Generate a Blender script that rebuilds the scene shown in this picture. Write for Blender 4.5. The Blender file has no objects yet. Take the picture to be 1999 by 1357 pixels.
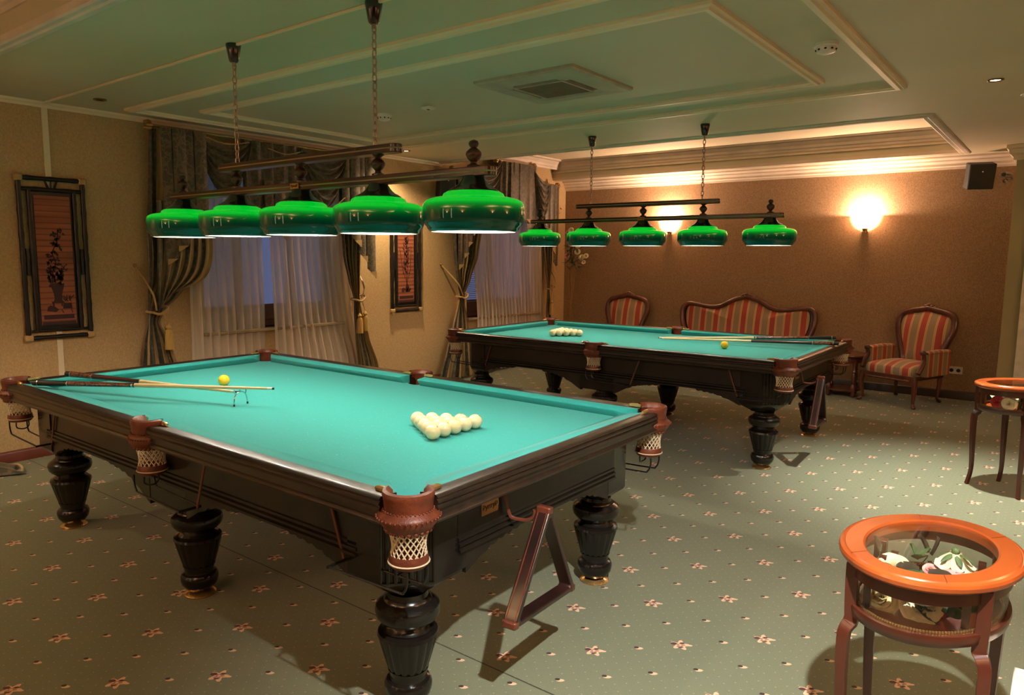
import bpy, bmesh, math, random
from mathutils import Vector, Matrix
random.seed(7)
PI = math.pi
sc = bpy.context.scene
COL = sc.collection
# ------------------------------------------------------------------ camera, world, light, exposure
FW = Vector((-math.sin(.6665)*math.cos(.1259), math.cos(.6665)*math.cos(.1259), -math.sin(.1259)))
RT = Vector((math.cos(.6665), math.sin(.6665), 0)); UP = RT.cross(FW)
ROLL = .0070
R2 = math.cos(ROLL)*RT + math.sin(ROLL)*UP; U2 = -math.sin(ROLL)*RT + math.cos(ROLL)*UP
cam = bpy.data.cameras.new('camera'); camo = bpy.data.objects.new('camera', cam); COL.objects.link(camo)
m = Matrix((R2, U2, -FW)).transposed().to_4x4(); m.translation = Vector((0, 0, 1.608)); camo.matrix_world = m
cam.sensor_width = 36; cam.lens = 1424.32*36/1999; cam.shift_x = (999.5-962.1)/1999; cam.shift_y = .0002
cam.clip_start = .05
sc.camera = camo
sc.view_settings.view_transform = 'Standard'; sc.view_settings.look = 'None'
sc.view_settings.gamma = 1; sc.view_settings.exposure = 0.0
w = bpy.data.worlds.new('dusk'); sc.world = w; w.use_nodes = True
w.node_tree.nodes['Background'].inputs[0].default_value = (.26, .30, .62, 1)
w.node_tree.nodes['Background'].inputs[1].default_value = .38

def add_light(name, kind, loc, power, color, parent=None, radius=.05, rot=None, spot=None, blend=.5, size=None):
    l = bpy.data.lights.new(name, kind); l.energy = power; l.color = color
    if kind in ('POINT', 'SPOT'): l.shadow_soft_size = radius
    if kind == 'SPOT': l.spot_size = spot; l.spot_blend = blend
    if kind == 'AREA':
        l.shape = 'RECTANGLE'; l.size, l.size_y = size
    o = bpy.data.objects.new(name, l); COL.objects.link(o); o.location = loc
    if rot: o.rotation_euler = rot
    if parent: o.parent = parent
    return o
WARM = (1, .72, .42); PINK = (1, .60, .36); CREAM = (1, .90, .74)
add_light('room_fill', 'AREA', (-1.5, -1.2, 2.6), 14, (1, .64, .36), size=(4, 2.2))
LAMP_P, SCONCE_P, SPOT_P = 31, 135, 190
HC = 2.747; XW = -6.287; YB = 9.805

# ------------------------------------------------------------------ node helper
class E:
    """tiny expression wrapper over shader sockets"""
    def __init__(s, nt, v): s.nt, s.v = nt, v
    def _m(s, op, *a):
        n = s.nt.nodes.new('ShaderNodeMath'); n.operation = op
        for i, x in enumerate((s,)+a):
            if isinstance(x, E): x = x.v
            if isinstance(x, (int, float)): n.inputs[i].default_value = x
            else: s.nt.links.new(x, n.inputs[i])
        return E(s.nt, n.outputs[0])
    def __add__(s, o): return s._m('ADD', o)
    def __sub__(s, o): return s._m('SUBTRACT', o)
    def __mul__(s, o): return s._m('MULTIPLY', o)
    def __truediv__(s, o): return s._m('DIVIDE', o)
    def lt(s, o): return s._m('LESS_THAN', o)
    def gt(s, o): return s._m('GREATER_THAN', o)
    def fract(s): return s._m('FRACT')
    def fn(s, op, *a): return s._m(op, *a)
    def mx(s, o): return s._m('MAXIMUM', o)
    def mn(s, o): return s._m('MINIMUM', o)

def newmat(name):
    m = bpy.data.materials.new(name); m.use_nodes = True
    nt = m.node_tree; b = nt.nodes['Principled BSDF']
    return m, nt, b
def mixc(nt, f, a, b, bt='MIX'):
    n = nt.nodes.new('ShaderNodeMix'); n.data_type = 'RGBA'; n.blend_type = bt
    for i, x in ((0, f), (6, a), (7, b)):
        if isinstance(x, E): x = x.v
        if isinstance(x, (int, float)): n.inputs[i].default_value = x
        elif isinstance(x, tuple): n.inputs[i].default_value = (*x[:3], 1)
        else: nt.links.new(x, n.inputs[i])
    return n.outputs[2]
def objxyz(nt):
    t = nt.nodes.new('ShaderNodeTexCoord'); s = nt.nodes.new('ShaderNodeSeparateXYZ')
    nt.links.new(t.outputs['Object'], s.inputs[0])
    return t.outputs['Object'], E(nt, s.outputs[0]), E(nt, s.outputs[1]), E(nt, s.outputs[2])
def noise(nt, scale, detail=3, vec=None, stretch=None, rough=.5):
    n = nt.nodes.new('ShaderNodeTexNoise'); n.inputs['Scale'].default_value = scale; n.inputs['Detail'].default_value = detail
    n.inputs['Roughness'].default_value = rough
    if vec is None: vec = nt.nodes.new('ShaderNodeTexCoord').outputs['Object']
    if stretch:
        mp = nt.nodes.new('ShaderNodeMapping'); mp.inputs['Scale'].default_value = stretch
        nt.links.new(vec, mp.inputs[0]); vec = mp.outputs[0]
    nt.links.new(vec, n.inputs['Vector'])
    return E(nt, n.outputs['Fac'])
def ramp(e, lo, hi):
    n = e.nt.nodes.new('ShaderNodeMapRange'); n.inputs[1].default_value = lo; n.inputs[2].default_value = hi
    e.nt.links.new(e.v, n.inputs[0]); return E(e.nt, n.outputs[0])
def bump(nt, b, h, strength=.3, dist=.01):
    n = nt.nodes.new('ShaderNodeBump'); n.inputs['Strength'].default_value = strength; n.inputs['Distance'].default_value = dist
    nt.links.new(h.v, n.inputs['Height']); nt.links.new(n.outputs[0], b.inputs['Normal'])
def pm(name, col, rough=.5, metal=0, col2=None, ns=8, stretch=None, coat=0, bs=None, bstr=.2, sheen=0, spec=None, emis=None, estr=0, lo=.35, hi=.65, sub=0, detail=3):
    m, nt, b = newmat(name)
    b.inputs['Base Color'].default_value = (*col, 1); b.inputs['Roughness'].default_value = rough; b.inputs['Metallic'].default_value = metal
    if spec is not None: b.inputs['Specular IOR Level'].default_value = spec
    b.inputs['Coat Weight'].default_value = coat; b.inputs['Coat Roughness'].default_value = .12
    b.inputs['Sheen Weight'].default_value = sheen
    if sub: b.inputs['Subsurface Weight'].default_value = sub; b.inputs['Subsurface Radius'].default_value = (.02, .01, .006)
    f = noise(nt, ns, detail, stretch=stretch)
    if col2 is None: col2 = tuple(c*.82 for c in col)
    nt.links.new(mixc(nt, ramp(f, lo, hi), col2, col), b.inputs['Base Color'])
    if bs: bump(nt, b, noise(nt, bs, 4, stretch=stretch), bstr, .004)
    if emis: b.inputs['Emission Color'].default_value = (*emis, 1); b.inputs['Emission Strength'].default_value = estr
    return m
M = {}
M['blackwood'] = pm('dark_lacquered_wood', (.013, .008, .0055), .35, col2=(.006, .0045, .0035), ns=6, stretch=(1, 1, 1), spec=.35, coat=.15, bs=60, bstr=.12)
M['railwood'] = pm('dark_oak_rail', (.024, .012, .007), .36, col2=(.009, .0055, .0045), ns=14, stretch=(.35, 1, 1), coat=.2, bs=90, bstr=.25)
M['legwood'] = pm('black_turned_wood', (.009, .007, .006), .22, spec=.4, coat=.25)
M['mahogany'] = pm('red_mahogany', (.13, .032, .016), .3, col2=(.06, .014, .008), ns=9, stretch=(1, 1, .3), coat=.5)
M['lampwood'] = pm('dark_red_lamp_wood', (.055, .010, .007), .3, col2=(.026, .006, .005), ns=10, stretch=(.2, 1, 1), coat=.3)
M['orangewood'] = pm('orange_cherry_wood', (.35, .070, .012), .3, col2=(.25, .043, .008), ns=7, stretch=(1, .3, 1), coat=.5)
M['cherrydark'] = pm('dark_cherry_wood', (.065, .013, .006), .32, col2=(.04, .009, .004), ns=7, stretch=(1, 1, .2), coat=.5)
M['leather'] = pm('red_brown_leather', (.155, .033, .012), .45, col2=(.09, .019, .008), ns=20, bs=120, bstr=.4)
M['net'] = pm('cream_net_cord', (.62, .50, .34), .8)
M['brass'] = pm('brass', (.80, .50, .20), .25, .85)
M['goldcarve'] = pm('antique_gold', (.45, .26, .10), .35, .8, ns=30)
M['bronze'] = pm('dull_bronze_strip', (.50, .34, .27), .35, .9)
M['blackmetal'] = pm('black_metal', (.012, .011, .010), .35, .3)
M['blackglossy'] = pm('black_gloss', (.010, .010, .010), .2, coat=.6)
M['chrome'] = pm('chrome', (.75, .75, .75), .15, 1)
M['ivory'] = pm('ivory_ball', (.80, .70, .48), .12, coat=.6, ns=5, col2=(.78, .62, .34))
M['yellowball'] = pm('yellow_ball', (.90, .56, .02), .12, coat=.6, ns=5, col2=(.85, .48, .02))
M['maple'] = pm('pale_maple_shaft', (.72, .55, .30), .3, ns=8, stretch=(.2, 1, 1), coat=.3)
M['cueink'] = pm('dark_cue_wood', (.045, .014, .009), .25, col2=(.16, .045, .02), ns=60, lo=.45, hi=.6, coat=.6)
M['rackwood'] = pm('dark_rosewood', (.026, .009, .007), .3, col2=(.012, .006, .005), ns=8, coat=.4)
M['cueblack'] = pm('black_cue_handle', (.012, .010, .010), .35)
M['paint'] = pm('ceiling_paint', (.64, .56, .40), .7, col2=(.61, .53, .37), ns=1.5, bs=200, bstr=.03)
M['trim'] = pm('cream_trim_paint', (.86, .72, .52), .5, col2=(.82, .68, .48), ns=3)
M['pinktrim'] = pm('white_plaster_trim', (.80, .67, .56), .55, ns=3)
M['lowbounce'] = pm('low_bounce_wall', (.10, .055, .03), .5, ns=4, stretch=(1, 1, .2))  # dark tone for the unseen walls, chosen to cut their bounce light
M['base'] = pm('red_baseboard', (.16, .035, .018), .4, coat=.2)
M['basedark'] = pm('dark_baseboard', (.022, .012, .010), .4)
M['bamboo'] = pm('black_bamboo', (.010, .008, .007), .35, ns=12, spec=.35, coat=.1)
M['tan'] = pm('tan_cane_wrap', (.52, .33, .14), .5, ns=40)
M['paintingink'] = pm('dark_brown_ink', (.045, .010, .012), .7)
M['gold'] = pm('gold_satin', (.50, .33, .12), .38, col2=(.36, .22, .08), ns=5, sheen=.3)
M['tassel'] = pm('gold_tassel_thread', (.58, .37, .10), .6, col2=(.42, .25, .06), ns=60, stretch=(1, 1, .1))
M['white'] = pm('white_plastic', (.82, .76, .66), .4)
M['whitepaint'] = pm('white_painted_wood', (.78, .72, .62), .35)
M['winwood'] = pm('brown_window_frame', (.10, .040, .022), .4, ns=8, stretch=(1, 1, .3))
M['sill'] = pm('beige_sill', (.34, .25, .15), .5)
M['acframe'] = pm('beige_plastic_frame', (.50, .42, .30), .45)
M['blind'] = pm('pale_blind_slats', (.42, .44, .56), .5)
M['speaker'] = pm('black_speaker', (.018, .017, .016), .6, bs=300, bstr=.3)
M['bracket'] = pm('brown_strap', (.11, .028, .013), .45, ns=12)
M['greenleaf'] = pm('dark_rose_leaf', (.022, .065, .028), .5, col2=(.05, .12, .05), ns=25)
M['leafpale'] = pm('pale_rose_leaf', (.13, .20, .07), .5, col2=(.07, .13, .05), ns=25)
M['leafbrown'] = pm('dried_leaf', (.045, .030, .020), .6, ns=25)
M['rosewhite'] = pm('white_rose_petal', (.86, .78, .62), .6, col2=(.78, .66, .42), ns=12)
M['rosecream'] = pm('cream_rose_petal', (.80, .68, .40), .6, col2=(.84, .76, .55), ns=12)
M['rosered'] = pm('red_rose_petal', (.55, .02, .03), .55, col2=(.36, .01, .02), ns=12)
M['rosepink'] = pm('pink_rose_petal', (.78, .16, .20), .6, col2=(.85, .55, .5), ns=22)
M['roseorange'] = pm('orange_red_petal', (.62, .09, .04), .6, ns=14)
M['blackhole'] = pm('black_shadow_gap', (.004, .004, .004), .9)
M['silver'] = pm('silver_camera', (.35, .33, .31), .3, .8)
M['brownstone'] = pm('carved_brown_stone', (.42, .22, .11), .6, bs=30, bstr=.8)

def wallpaper(name, c1, c2):
    m, nt, b = newmat(name); o, x, y, z = objxyz(nt)
    a = noise(nt, 130, 3, stretch=(1, 1, .45)); c = noise(nt, 300, 2, stretch=(1, 1, .35)); d = noise(nt, 45, 4, rough=.7)
    f = ramp(a*.35+c*.35+d*.3, .40, .60)
    nt.links.new(mixc(nt, f, c1, c2), b.inputs['Base Color']); b.inputs['Roughness'].default_value = .75
    b.inputs['Specular IOR Level'].default_value = .3
    bump(nt, b, a, .35, .003)
    return m
M['wall'] = wallpaper('fabric_wallpaper', (.44, .295, .145), (.60, .42, .215))
M['wallback'] = wallpaper('speckled_wallpaper', (.27, .165, .095), (.42, .27, .16))
M['column'] = pm('olive_cream_plaster', (.42, .36, .20), .6, ns=2)

def felt_mat():
    m, nt, b = newmat('teal_billiard_cloth')
    f = noise(nt, 500, 2); g = noise(nt, 170, 2)
    c = mixc(nt, ramp(f, .3, .7), (.020, .250, .240), (.028, .31, .30))
    c = mixc(nt, ramp(g, .715, .74)*.55, c, (.45, .72, .62))
    nt.links.new(c, b.inputs['Base Color']); b.inputs['Roughness'].default_value = .9
    b.inputs['Specular IOR Level'].default_value = .15; b.inputs['Sheen Weight'].default_value = .08
    return m
M['felt'] = felt_mat()

def carpet_mat():
    m, nt, b = newmat('patterned_green_carpet'); o, x, y, z = objxyz(nt)
    def lattice(sx, sy, ox, oy):
        # diamond lattice: offset of the nearest lattice point, for both interleaved rectangular lattices
        out = []
        for k in (0, .5):
            u = (((x-ox)/(2*sx)+k+.5).fract()-.5)*(2*sx)
            v = (((y-oy)/(2*sy)+k+.5).fract()-.5)*(2*sy)
            out.append((u, v))
        return out
    def rot(u, v, a): return u*math.cos(a)+v*math.sin(a), v*math.cos(a)-u*math.sin(a)
    def disc(u, v, cx, cy, r, ry=None):
        a = (u-cx)/r; c = (v-cy)/(ry or r)
        return (a*a+c*c).lt(1)
    A = .665
    OX, OY, SX, SY = -3.21, 1.148, .2575, .2655
    big_l = dark_l = None
    for u, v in lattice(SX, SY, OX, OY):
        p, q = rot(u, v, A)
        r = (p*p+q*q).fn('SQRT'); th = q.fn('ARCTAN2', p)
        pet = r.lt((th*5).fn('COSINE')*.010+.030)
        tip = disc(p, q, .038, -.004, .012, .006)
        ring = r.lt((th*5).fn('COSINE')*.006+.016)*r.gt(.006)
        spots = disc(p, q, -.024, .012, .013, .010).mx(disc(p, q, .012, .014, .009, .007)).mx(disc(p, q, -.004, -.018, .010, .005)).mx(ring*.6)
        L = pet.mx(tip)
        big_l = L if big_l is None else big_l.mx(L); dark_l = spots if dark_l is None else dark_l.mx(spots)
    sm = smd = None
    for u, v in lattice(SX/2, SY/2, OX, OY):
        p, q = rot(u, v, A)
        L = disc(p, q, .006, -.003, .016, .009); D = disc(p, q, -.004, .004, .010, .008)
        sm = L if sm is None else sm.mx(L); smd = D if smd is None else smd.mx(D)
    tiny = None
    for u, v in lattice(SX/8, SY/8, OX+.02, OY+.01):
        T = disc(u, v, 0, 0, .0035); tiny = T if tiny is None else tiny.mx(T)
    n1 = noise(nt, 350, 2); n2 = noise(nt, 3, 2)
    base = mixc(nt, ramp(n1, .3, .7), (.112, .124, .080), (.172, .188, .122))
    base = mixc(nt, tiny*.55, base, (.34, .27, .16))
    base = mixc(nt, sm, base, (.62, .42, .27)); base = mixc(nt, smd, base, (.035, .018, .022))
    base = mixc(nt, big_l, base, (.66, .42, .28)); base = mixc(nt, dark_l, base, (.075, .022, .026))
    seam = (y-2.117).fn('ABSOLUTE').lt(.0035)
    base = mixc(nt, seam*.85, base, (.015, .014, .010))
    nt.links.new(base, b.inputs['Base Color']); b.inputs['Roughness'].default_value = .95
    b.inputs['Specular IOR Level'].default_value = .1; b.inputs['Sheen Weight'].default_value = .15
    bump(nt, b, n1, .4, .004)
    return m
M['carpet'] = carpet_mat()

def stripes(name, axis):
    m, nt, b = newmat(name); o, x, y, z = objxyz(nt)
    c = x if axis == 'x' else y
    t = ((c+.03)/.185+10.).fract()
    def band(a, d): return t.gt(a)*t.lt(d)
    col = mixc(nt, band(.0, .34), (.28, .205, .12), (.36, .045, .026))
    col = mixc(nt, band(.34, .47), col, (.56, .36, .17)); col = mixc(nt, band(.87, 1.0), col, (.56, .36, .17))
    col = mixc(nt, band(.395, .415).mx(band(.925, .945)), col, (.36, .16, .07))
    nt.links.new(col, b.inputs['Base Color']); b.inputs['Roughness'].default_value = .6; b.inputs['Sheen Weight'].default_value = .2
    bump(nt, b, noise(nt, 300, 2), .2, .003)
    return m
M['stripex'] = stripes('striped_upholstery', 'x'); M['stripey'] = stripes('striped_arm_upholstery', 'y')

def damask():
    m, nt, b = newmat('green_gold_damask'); o, x, y, z = objxyz(nt)
    n = noise(nt, 14, 3); wv = nt.nodes.new('ShaderNodeTexWave'); wv.inputs['Scale'].default_value = 3.2; wv.inputs['Distortion'].default_value = 9
    wv.inputs['Detail'].default_value = 2; wv.inputs['Detail Scale'].default_value = 1.6; wv.bands_direction = 'Z'
    nt.links.new(o, wv.inputs[0])
    n2 = noise(nt, 9, 1)
    sc1 = ramp((n-.5).fn('ABSOLUTE'), .045, .02); sc2 = ramp((n2-.47).fn('ABSOLUTE'), .05, .02)
    nt.links.new(mixc(nt, sc1.mx(sc2*.8), (.048, .038, .023), (.125, .086, .042)), b.inputs['Base Color'])
    b.inputs['Roughness'].default_value = .42; b.inputs['Sheen Weight'].default_value = .2
    return m
M['damask'] = damask()
def drapestripe():
    m, nt, b = newmat('striped_satin_drape'); u = nt.nodes.new('ShaderNodeUVMap'); s = nt.nodes.new('ShaderNodeSeparateXYZ'); nt.links.new(u.outputs[0], s.inputs[0])
    t = (E(nt, s.outputs[0])*9).fract(); n = noise(nt, 30, 3)
    col = mixc(nt, t.gt(.55), (.042, .040, .026), (.33, .21, .085))
    col = mixc(nt, ramp(n, .5, .6)*.35, col, (.22, .15, .07))
    nt.links.new(col, b.inputs['Base Color']); b.inputs['Roughness'].default_value = .38; b.inputs['Sheen Weight'].default_value = .2
    return m
M['drape'] = drapestripe()
def sheer():
    m, nt, b = newmat('sheer_voile'); b.inputs['Base Color'].default_value = (.95, .82, .68, 1); b.inputs['Roughness'].default_value = .8
    tr = nt.nodes.new('ShaderNodeBsdfTransparent'); tl = nt.nodes.new('ShaderNodeBsdfTranslucent'); tl.inputs[0].default_value = (.72, .66, .70, 1)
    m1 = nt.nodes.new('ShaderNodeMixShader'); m1.inputs[0].default_value = .45
    nt.links.new(b.outputs[0], m1.inputs[1]); nt.links.new(tl.outputs[0], m1.inputs[2])
    m2 = nt.nodes.new('ShaderNodeMixShader'); m2.inputs[0].default_value = .20
    nt.links.new(m1.outputs[0], m2.inputs[1]); nt.links.new(tr.outputs[0], m2.inputs[2])
    nt.links.new(m2.outputs[0], nt.nodes['Material Output'].inputs[0])
    return m
M['sheer'] = sheer()
def glass():
    m, nt, b = newmat('clear_glass')
    tr = nt.nodes.new('ShaderNodeBsdfTransparent'); tr.inputs[0].default_value = (.95, .96, .94, 1)
    gl = nt.nodes.new('ShaderNodeBsdfGlossy'); gl.inputs['Roughness'].default_value = .03
    lwn = nt.nodes.new('ShaderNodeLayerWeight'); lwn.inputs[0].default_value = .5
    fc = E(nt, lwn.outputs['Facing']); fc = fc*fc*fc*fc*.55+.035
    mx = nt.nodes.new('ShaderNodeMixShader')
    nt.links.new(fc.v, mx.inputs[0]); nt.links.new(tr.outputs[0], mx.inputs[1]); nt.links.new(gl.outputs[0], mx.inputs[2])
    nt.links.new(mx.outputs[0], nt.nodes['Material Output'].inputs[0])
    return m
M['glass'] = glass()
def shade_mat():
    # lamp glow painted as emission: bright green at the shoulder, dark down the wall
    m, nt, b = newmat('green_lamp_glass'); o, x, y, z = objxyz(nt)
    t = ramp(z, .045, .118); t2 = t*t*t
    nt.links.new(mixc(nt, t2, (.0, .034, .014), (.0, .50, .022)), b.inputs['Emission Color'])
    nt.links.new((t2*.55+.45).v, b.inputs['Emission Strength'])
    b.inputs['Specular IOR Level'].default_value = .3; b.inputs['Base Color'].default_value = (.003, .02, .008, 1); b.inputs['Roughness'].default_value = .07; b.inputs['Coat Weight'].default_value = .3
    b.inputs['Coat Roughness'].default_value = .02
    return m
M['shade'] = shade_mat()
def opal(): return pm('white_opal_glass', (.85, .82, .74), .4, emis=(1, .86, .62), estr=1.0)
M['opal'] = opal()
def sconce_mat():
    m, nt, b = newmat('frosted_sconce_glass'); b.inputs['Base Color'].default_value = (.9, .8, .65, 1)
    b.inputs['Emission Color'].default_value = (1, .78, .50, 1); b.inputs['Emission Strength'].default_value = 3.2
    tr = nt.nodes.new('ShaderNodeBsdfTransparent'); tr.inputs[0].default_value = (1, .8, .6, 1)
    mx = nt.nodes.new('ShaderNodeMixShader'); mx.inputs[0].default_value = .18
    nt.links.new(b.outputs[0], mx.inputs[1]); nt.links.new(tr.outputs[0], mx.inputs[2]); nt.links.new(mx.outputs[0], nt.nodes['Material Output'].inputs[0])
    return m
M['sconce'] = sconce_mat()
M['bulb'] = pm('lit_bulb', (1, .9, .7), .4, emis=(1, .85, .6), estr=14)
M['reed'] = None
def reed():
    m, nt, b = newmat('orange_reed_mat'); o, x, y, z = objxyz(nt)
    s = ((z*140).fn('SINE')); n = noise(nt, 4, 3, stretch=(1, .2, 3))
    col = mixc(nt, ramp(n, .35, .7), (.24, .062, .030), (.42, .13, .055))
    col = mixc(nt, s.gt(.75)*.6, col, (.10, .03, .02))
    nt.links.new(col, b.inputs['Base Color']); b.inputs['Roughness'].default_value = .6; bump(nt, b, s, .4, .002)
    return m
M['reed'] = reed()

# ------------------------------------------------------------------ mesh helpers
class MB:
    def __init__(s): s.v = []; s.f = []; s.uv = None
    def box(s, x0, x1, y0, y1, z0, z1):
        b = len(s.v)
        s.v += [(x, y, z) for z in (z0, z1) for y in (y0, y1) for x in (x0, x1)]
        s.f += [[b+i for i in q] for q in ((0, 2, 3, 1), (4, 5, 7, 6), (0, 1, 5, 4), (2, 6, 7, 3), (0, 4, 6, 2), (1, 3, 7, 5))]
        return s
    def grid(s, fn, nu, nv, closeu=False):
        b = len(s.v); un = nu if closeu else nu+1
        for j in range(nv+1):
            for i in range(un): s.v.append(tuple(fn(i/nu, j/nv)))
        for j in range(nv):
            for i in range(nu):
                a = b+j*un+i; c = b+j*un+(i+1) % un
                s.f.append([a, c, c+un, a+un])
        return s
    def lathe(s, prof, seg=32, c=(0, 0, 0), a0=0, a1=2*PI, flute=0, nfl=0):
        full = abs(a1-a0-2*PI) < 1e-6
        n = len(prof)-1
        def fn(u, v):
            r, z = prof[min(int(round(v*n)), n)]; a = a0+(a1-a0)*u
            if flute: r *= 1-flute*(.5+.5*math.cos(a*nfl))
            return (c[0]+r*math.cos(a), c[1]+r*math.sin(a), c[2]+z)
        return s.grid(fn, seg, n, full)
    def tube(s, pts, r, seg=8, closed=False, sq=None):
        pts = [Vector(p) for p in pts]; n = len(pts)
        rr = r if isinstance(r, (list, tuple)) else [r]*n
        tn = []
        for i in range(n):
            if closed: t = pts[(i+1) % n]-pts[i-1]
            else: t = pts[min(i+1, n-1)]-pts[max(i-1, 0)]
            tn.append(t.normalized() if t.length > 1e-9 else Vector((0, 0, 1)))
        ref = Vector((0, 0, 1)) if abs(tn[0].z) < .9 else Vector((1, 0, 0))
        nrm = (ref-tn[0]*ref.dot(tn[0])).normalized(); b = len(s.v)
        for i in range(n):
            nrm = (nrm-tn[i]*nrm.dot(tn[i])).normalized(); bi = tn[i].cross(nrm)
            for k in range(seg):
                a = 2*PI*(k+.5)/seg
                q = pts[i]+(nrm*math.cos(a)+bi*math.sin(a)*(sq or 1))*rr[i]; s.v.append(tuple(q))
        for i in range(n if closed else n-1):
            for k in range(seg):
                a = b+i*seg+k; c = b+i*seg+(k+1) % seg; d = b+((i+1) % n)*seg+k; e = b+((i+1) % n)*seg+(k+1) % seg
                s.f.append([a, c, e, d])
        if not closed:
            s.f.append([b+k for k in range(seg)][::-1]); s.f.append([b+(n-1)*seg+k for k in range(seg)])
        return s
    def prism(s, poly, d0, d1, ax='z'):
        def P(a, b, d): return {'z': (a, b, d), 'y': (a, d, b), 'x': (d, a, b)}[ax]
        b = len(s.v); n = len(poly)
        s.v += [P(p[0], p[1], d0) for p in poly]+[P(p[0], p[1], d1) for p in poly]
        s.f.append(list(range(b, b+n))[::-1]); s.f.append(list(range(b+n, b+2*n)))
        for i in range(n): j = (i+1) % n; s.f.append([b+i, b+j, b+n+j, b+n+i])
        return s
    def sweep(s, prof, path, closed=True, capped=True):
        """profile (inset, z) carried along an xy path with mitred corners; inset is to the left of travel"""
        n = len(path); P = [Vector((p[0], p[1])) for p in path]; b = len(s.v); k = len(prof)
        for i in range(n):
            if closed or 0 < i < n-1:
                d0 = (P[i]-P[i-1]).normalized(); d1 = (P[(i+1) % n]-P[i]).normalized()
            elif i == 0: d0 = d1 = (P[1]-P[0]).normalized()
            else: d0 = d1 = (P[i]-P[i-1]).normalized()
            n0 = Vector((-d0.y, d0.x)); n1 = Vector((-d1.y, d1.x)); mm = (n0+n1).normalized(); mm /= max(.3, mm.dot(n0))
            for (o, z) in prof: q = P[i]+mm*o; s.v.append((q.x, q.y, z))
        for i in range(n if closed else n-1):
            for j in range(k):
                a = b+i*k+j; c = b+i*k+(j+1) % k; d = b+((i+1) % n)*k+j; e = b+((i+1) % n)*k+(j+1) % k
                s.f.append([a, d, e, c])
        if not closed and capped:
            s.f.append([b+j for j in range(k)]); s.f.append([b+(n-1)*k+j for j in range(k)][::-1])
        return s
    def sphere(s, c, r, seg=16, rings=10, sc=(1, 1, 1)):
        return s.grid(lambda u, v: (c[0]+sc[0]*r*math.sin(PI*v)*math.cos(2*PI*u), c[1]+sc[1]*r*math.sin(PI*v)*math.sin(2*PI*u), c[2]+sc[2]*r*math.cos(PI*v)), seg, rings, True)
    def xf(s, M4, start=0):
        for i in range(start, len(s.v)): s.v[i] = tuple(M4 @ Vector(s.v[i]))
        return s
    def build(s, name, mat, parent=None, smooth=True, bevel=0, loc=None, angle=40, weld=True, mats=None):
        me = bpy.data.meshes.new(name); me.from_pydata(s.v, [], s.f)
        if s.uv:
            ul = me.uv_layers.new(name='UVMap')
            for lp in me.loops: ul.data[lp.index].uv = s.uv[lp.vertex_index]
        bm = bmesh.new(); bm.from_mesh(me)
        if weld and not s.uv: bmesh.ops.remove_doubles(bm, verts=bm.verts, dist=1e-5)
        bmesh.ops.recalc_face_normals(bm, faces=bm.faces)
        if smooth:
            for f in bm.faces: f.smooth = True
            lim = math.radians(angle)
            for e in bm.edges:
                if len(e.link_faces) == 2 and e.calc_face_angle(0) > lim: e.smooth = False
        bm.to_mesh(me); bm.free()
        me.materials.append(mat)
        o = bpy.data.objects.new(name, me); COL.objects.link(o)
        if parent is not None: o.parent = parent
        if loc: o.location = loc
        if bevel:
            md = o.modifiers.new('bevel', 'BEVEL'); md.width = bevel; md.segments = 2; md.limit_method = 'ANGLE'; md.angle_limit = .6
        return o

def tag(o, label=None, cat=None, group=None, kind=None):
    if label: o['label'] = label
    if cat: o['category'] = cat
    if group: o['group'] = group
    if kind: o['kind'] = kind
    return o
def thing(name, label, cat, loc=(0, 0, 0), rz=0, group=None):
    o = bpy.data.objects.new(name, None); COL.objects.link(o); o.location = loc; o.rotation_euler = (0, 0, rz)
    o.empty_display_size = .1
    return tag(o, label, cat, group)
def struct(mb, name, mat, **k): return tag(mb.build(name, mat, **k), kind='structure')
def copy_tree(o, parent=None):
    c = o.copy(); COL.objects.link(c)
    if parent: c.parent = parent
    for ch in list(o.children): copy_tree(ch, c)
    return c
def lerp(a, b, t): return a+(b-a)*t
def interp(tab, z):
    """tab: list of (z, a, b, ...) in falling z; smooth interpolation"""
    if z >= tab[0][0]: return tab[0][1:]
    for p, q in zip(tab, tab[1:]):
        if z >= q[0]:
            t = (p[0]-z)/(p[0]-q[0]); t = t*t*(3-2*t)*.5+t*.5
            return tuple(lerp(a, b, t) for a, b in zip(p[1:], q[1:]))
    return tab[-1][1:]
def bez(p, n=24):
    """Catmull-Rom through points"""
    p = [Vector(q) for q in p]; out = []
    for i in range(len(p)-1):
        a = p[max(i-1, 0)]; b = p[i]; c = p[i+1]; d = p[min(i+2, len(p)-1)]
        for k in range(n):
            t = k/n; out.append(.5*((2*b)+(c-a)*t+(2*a-5*b+4*c-d)*t*t+(3*b-a-3*c+d)*t**3))
    out.append(p[-1]); return out
def text_mesh(txt, size, mat, parent, loc, rot, depth=.0008, name='lettering'):
    cu = bpy.data.curves.new(name, 'FONT'); cu.body = txt; cu.size = size; cu.extrude = depth; cu.align_x = 'CENTER'; cu.align_y = 'CENTER'
    t = bpy.data.objects.new(name, cu); COL.objects.link(t)
    dg = bpy.context.evaluated_depsgraph_get(); me = bpy.data.meshes.new_from_object(t.evaluated_get(dg))
    bpy.data.objects.remove(t); bpy.data.curves.remove(cu)
    o = bpy.data.objects.new(name, me); me.materials.clear(); me.materials.append(mat); COL.objects.link(o)
    o.parent = parent; o.location = loc; o.rotation_euler = rot
    return o

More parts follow.
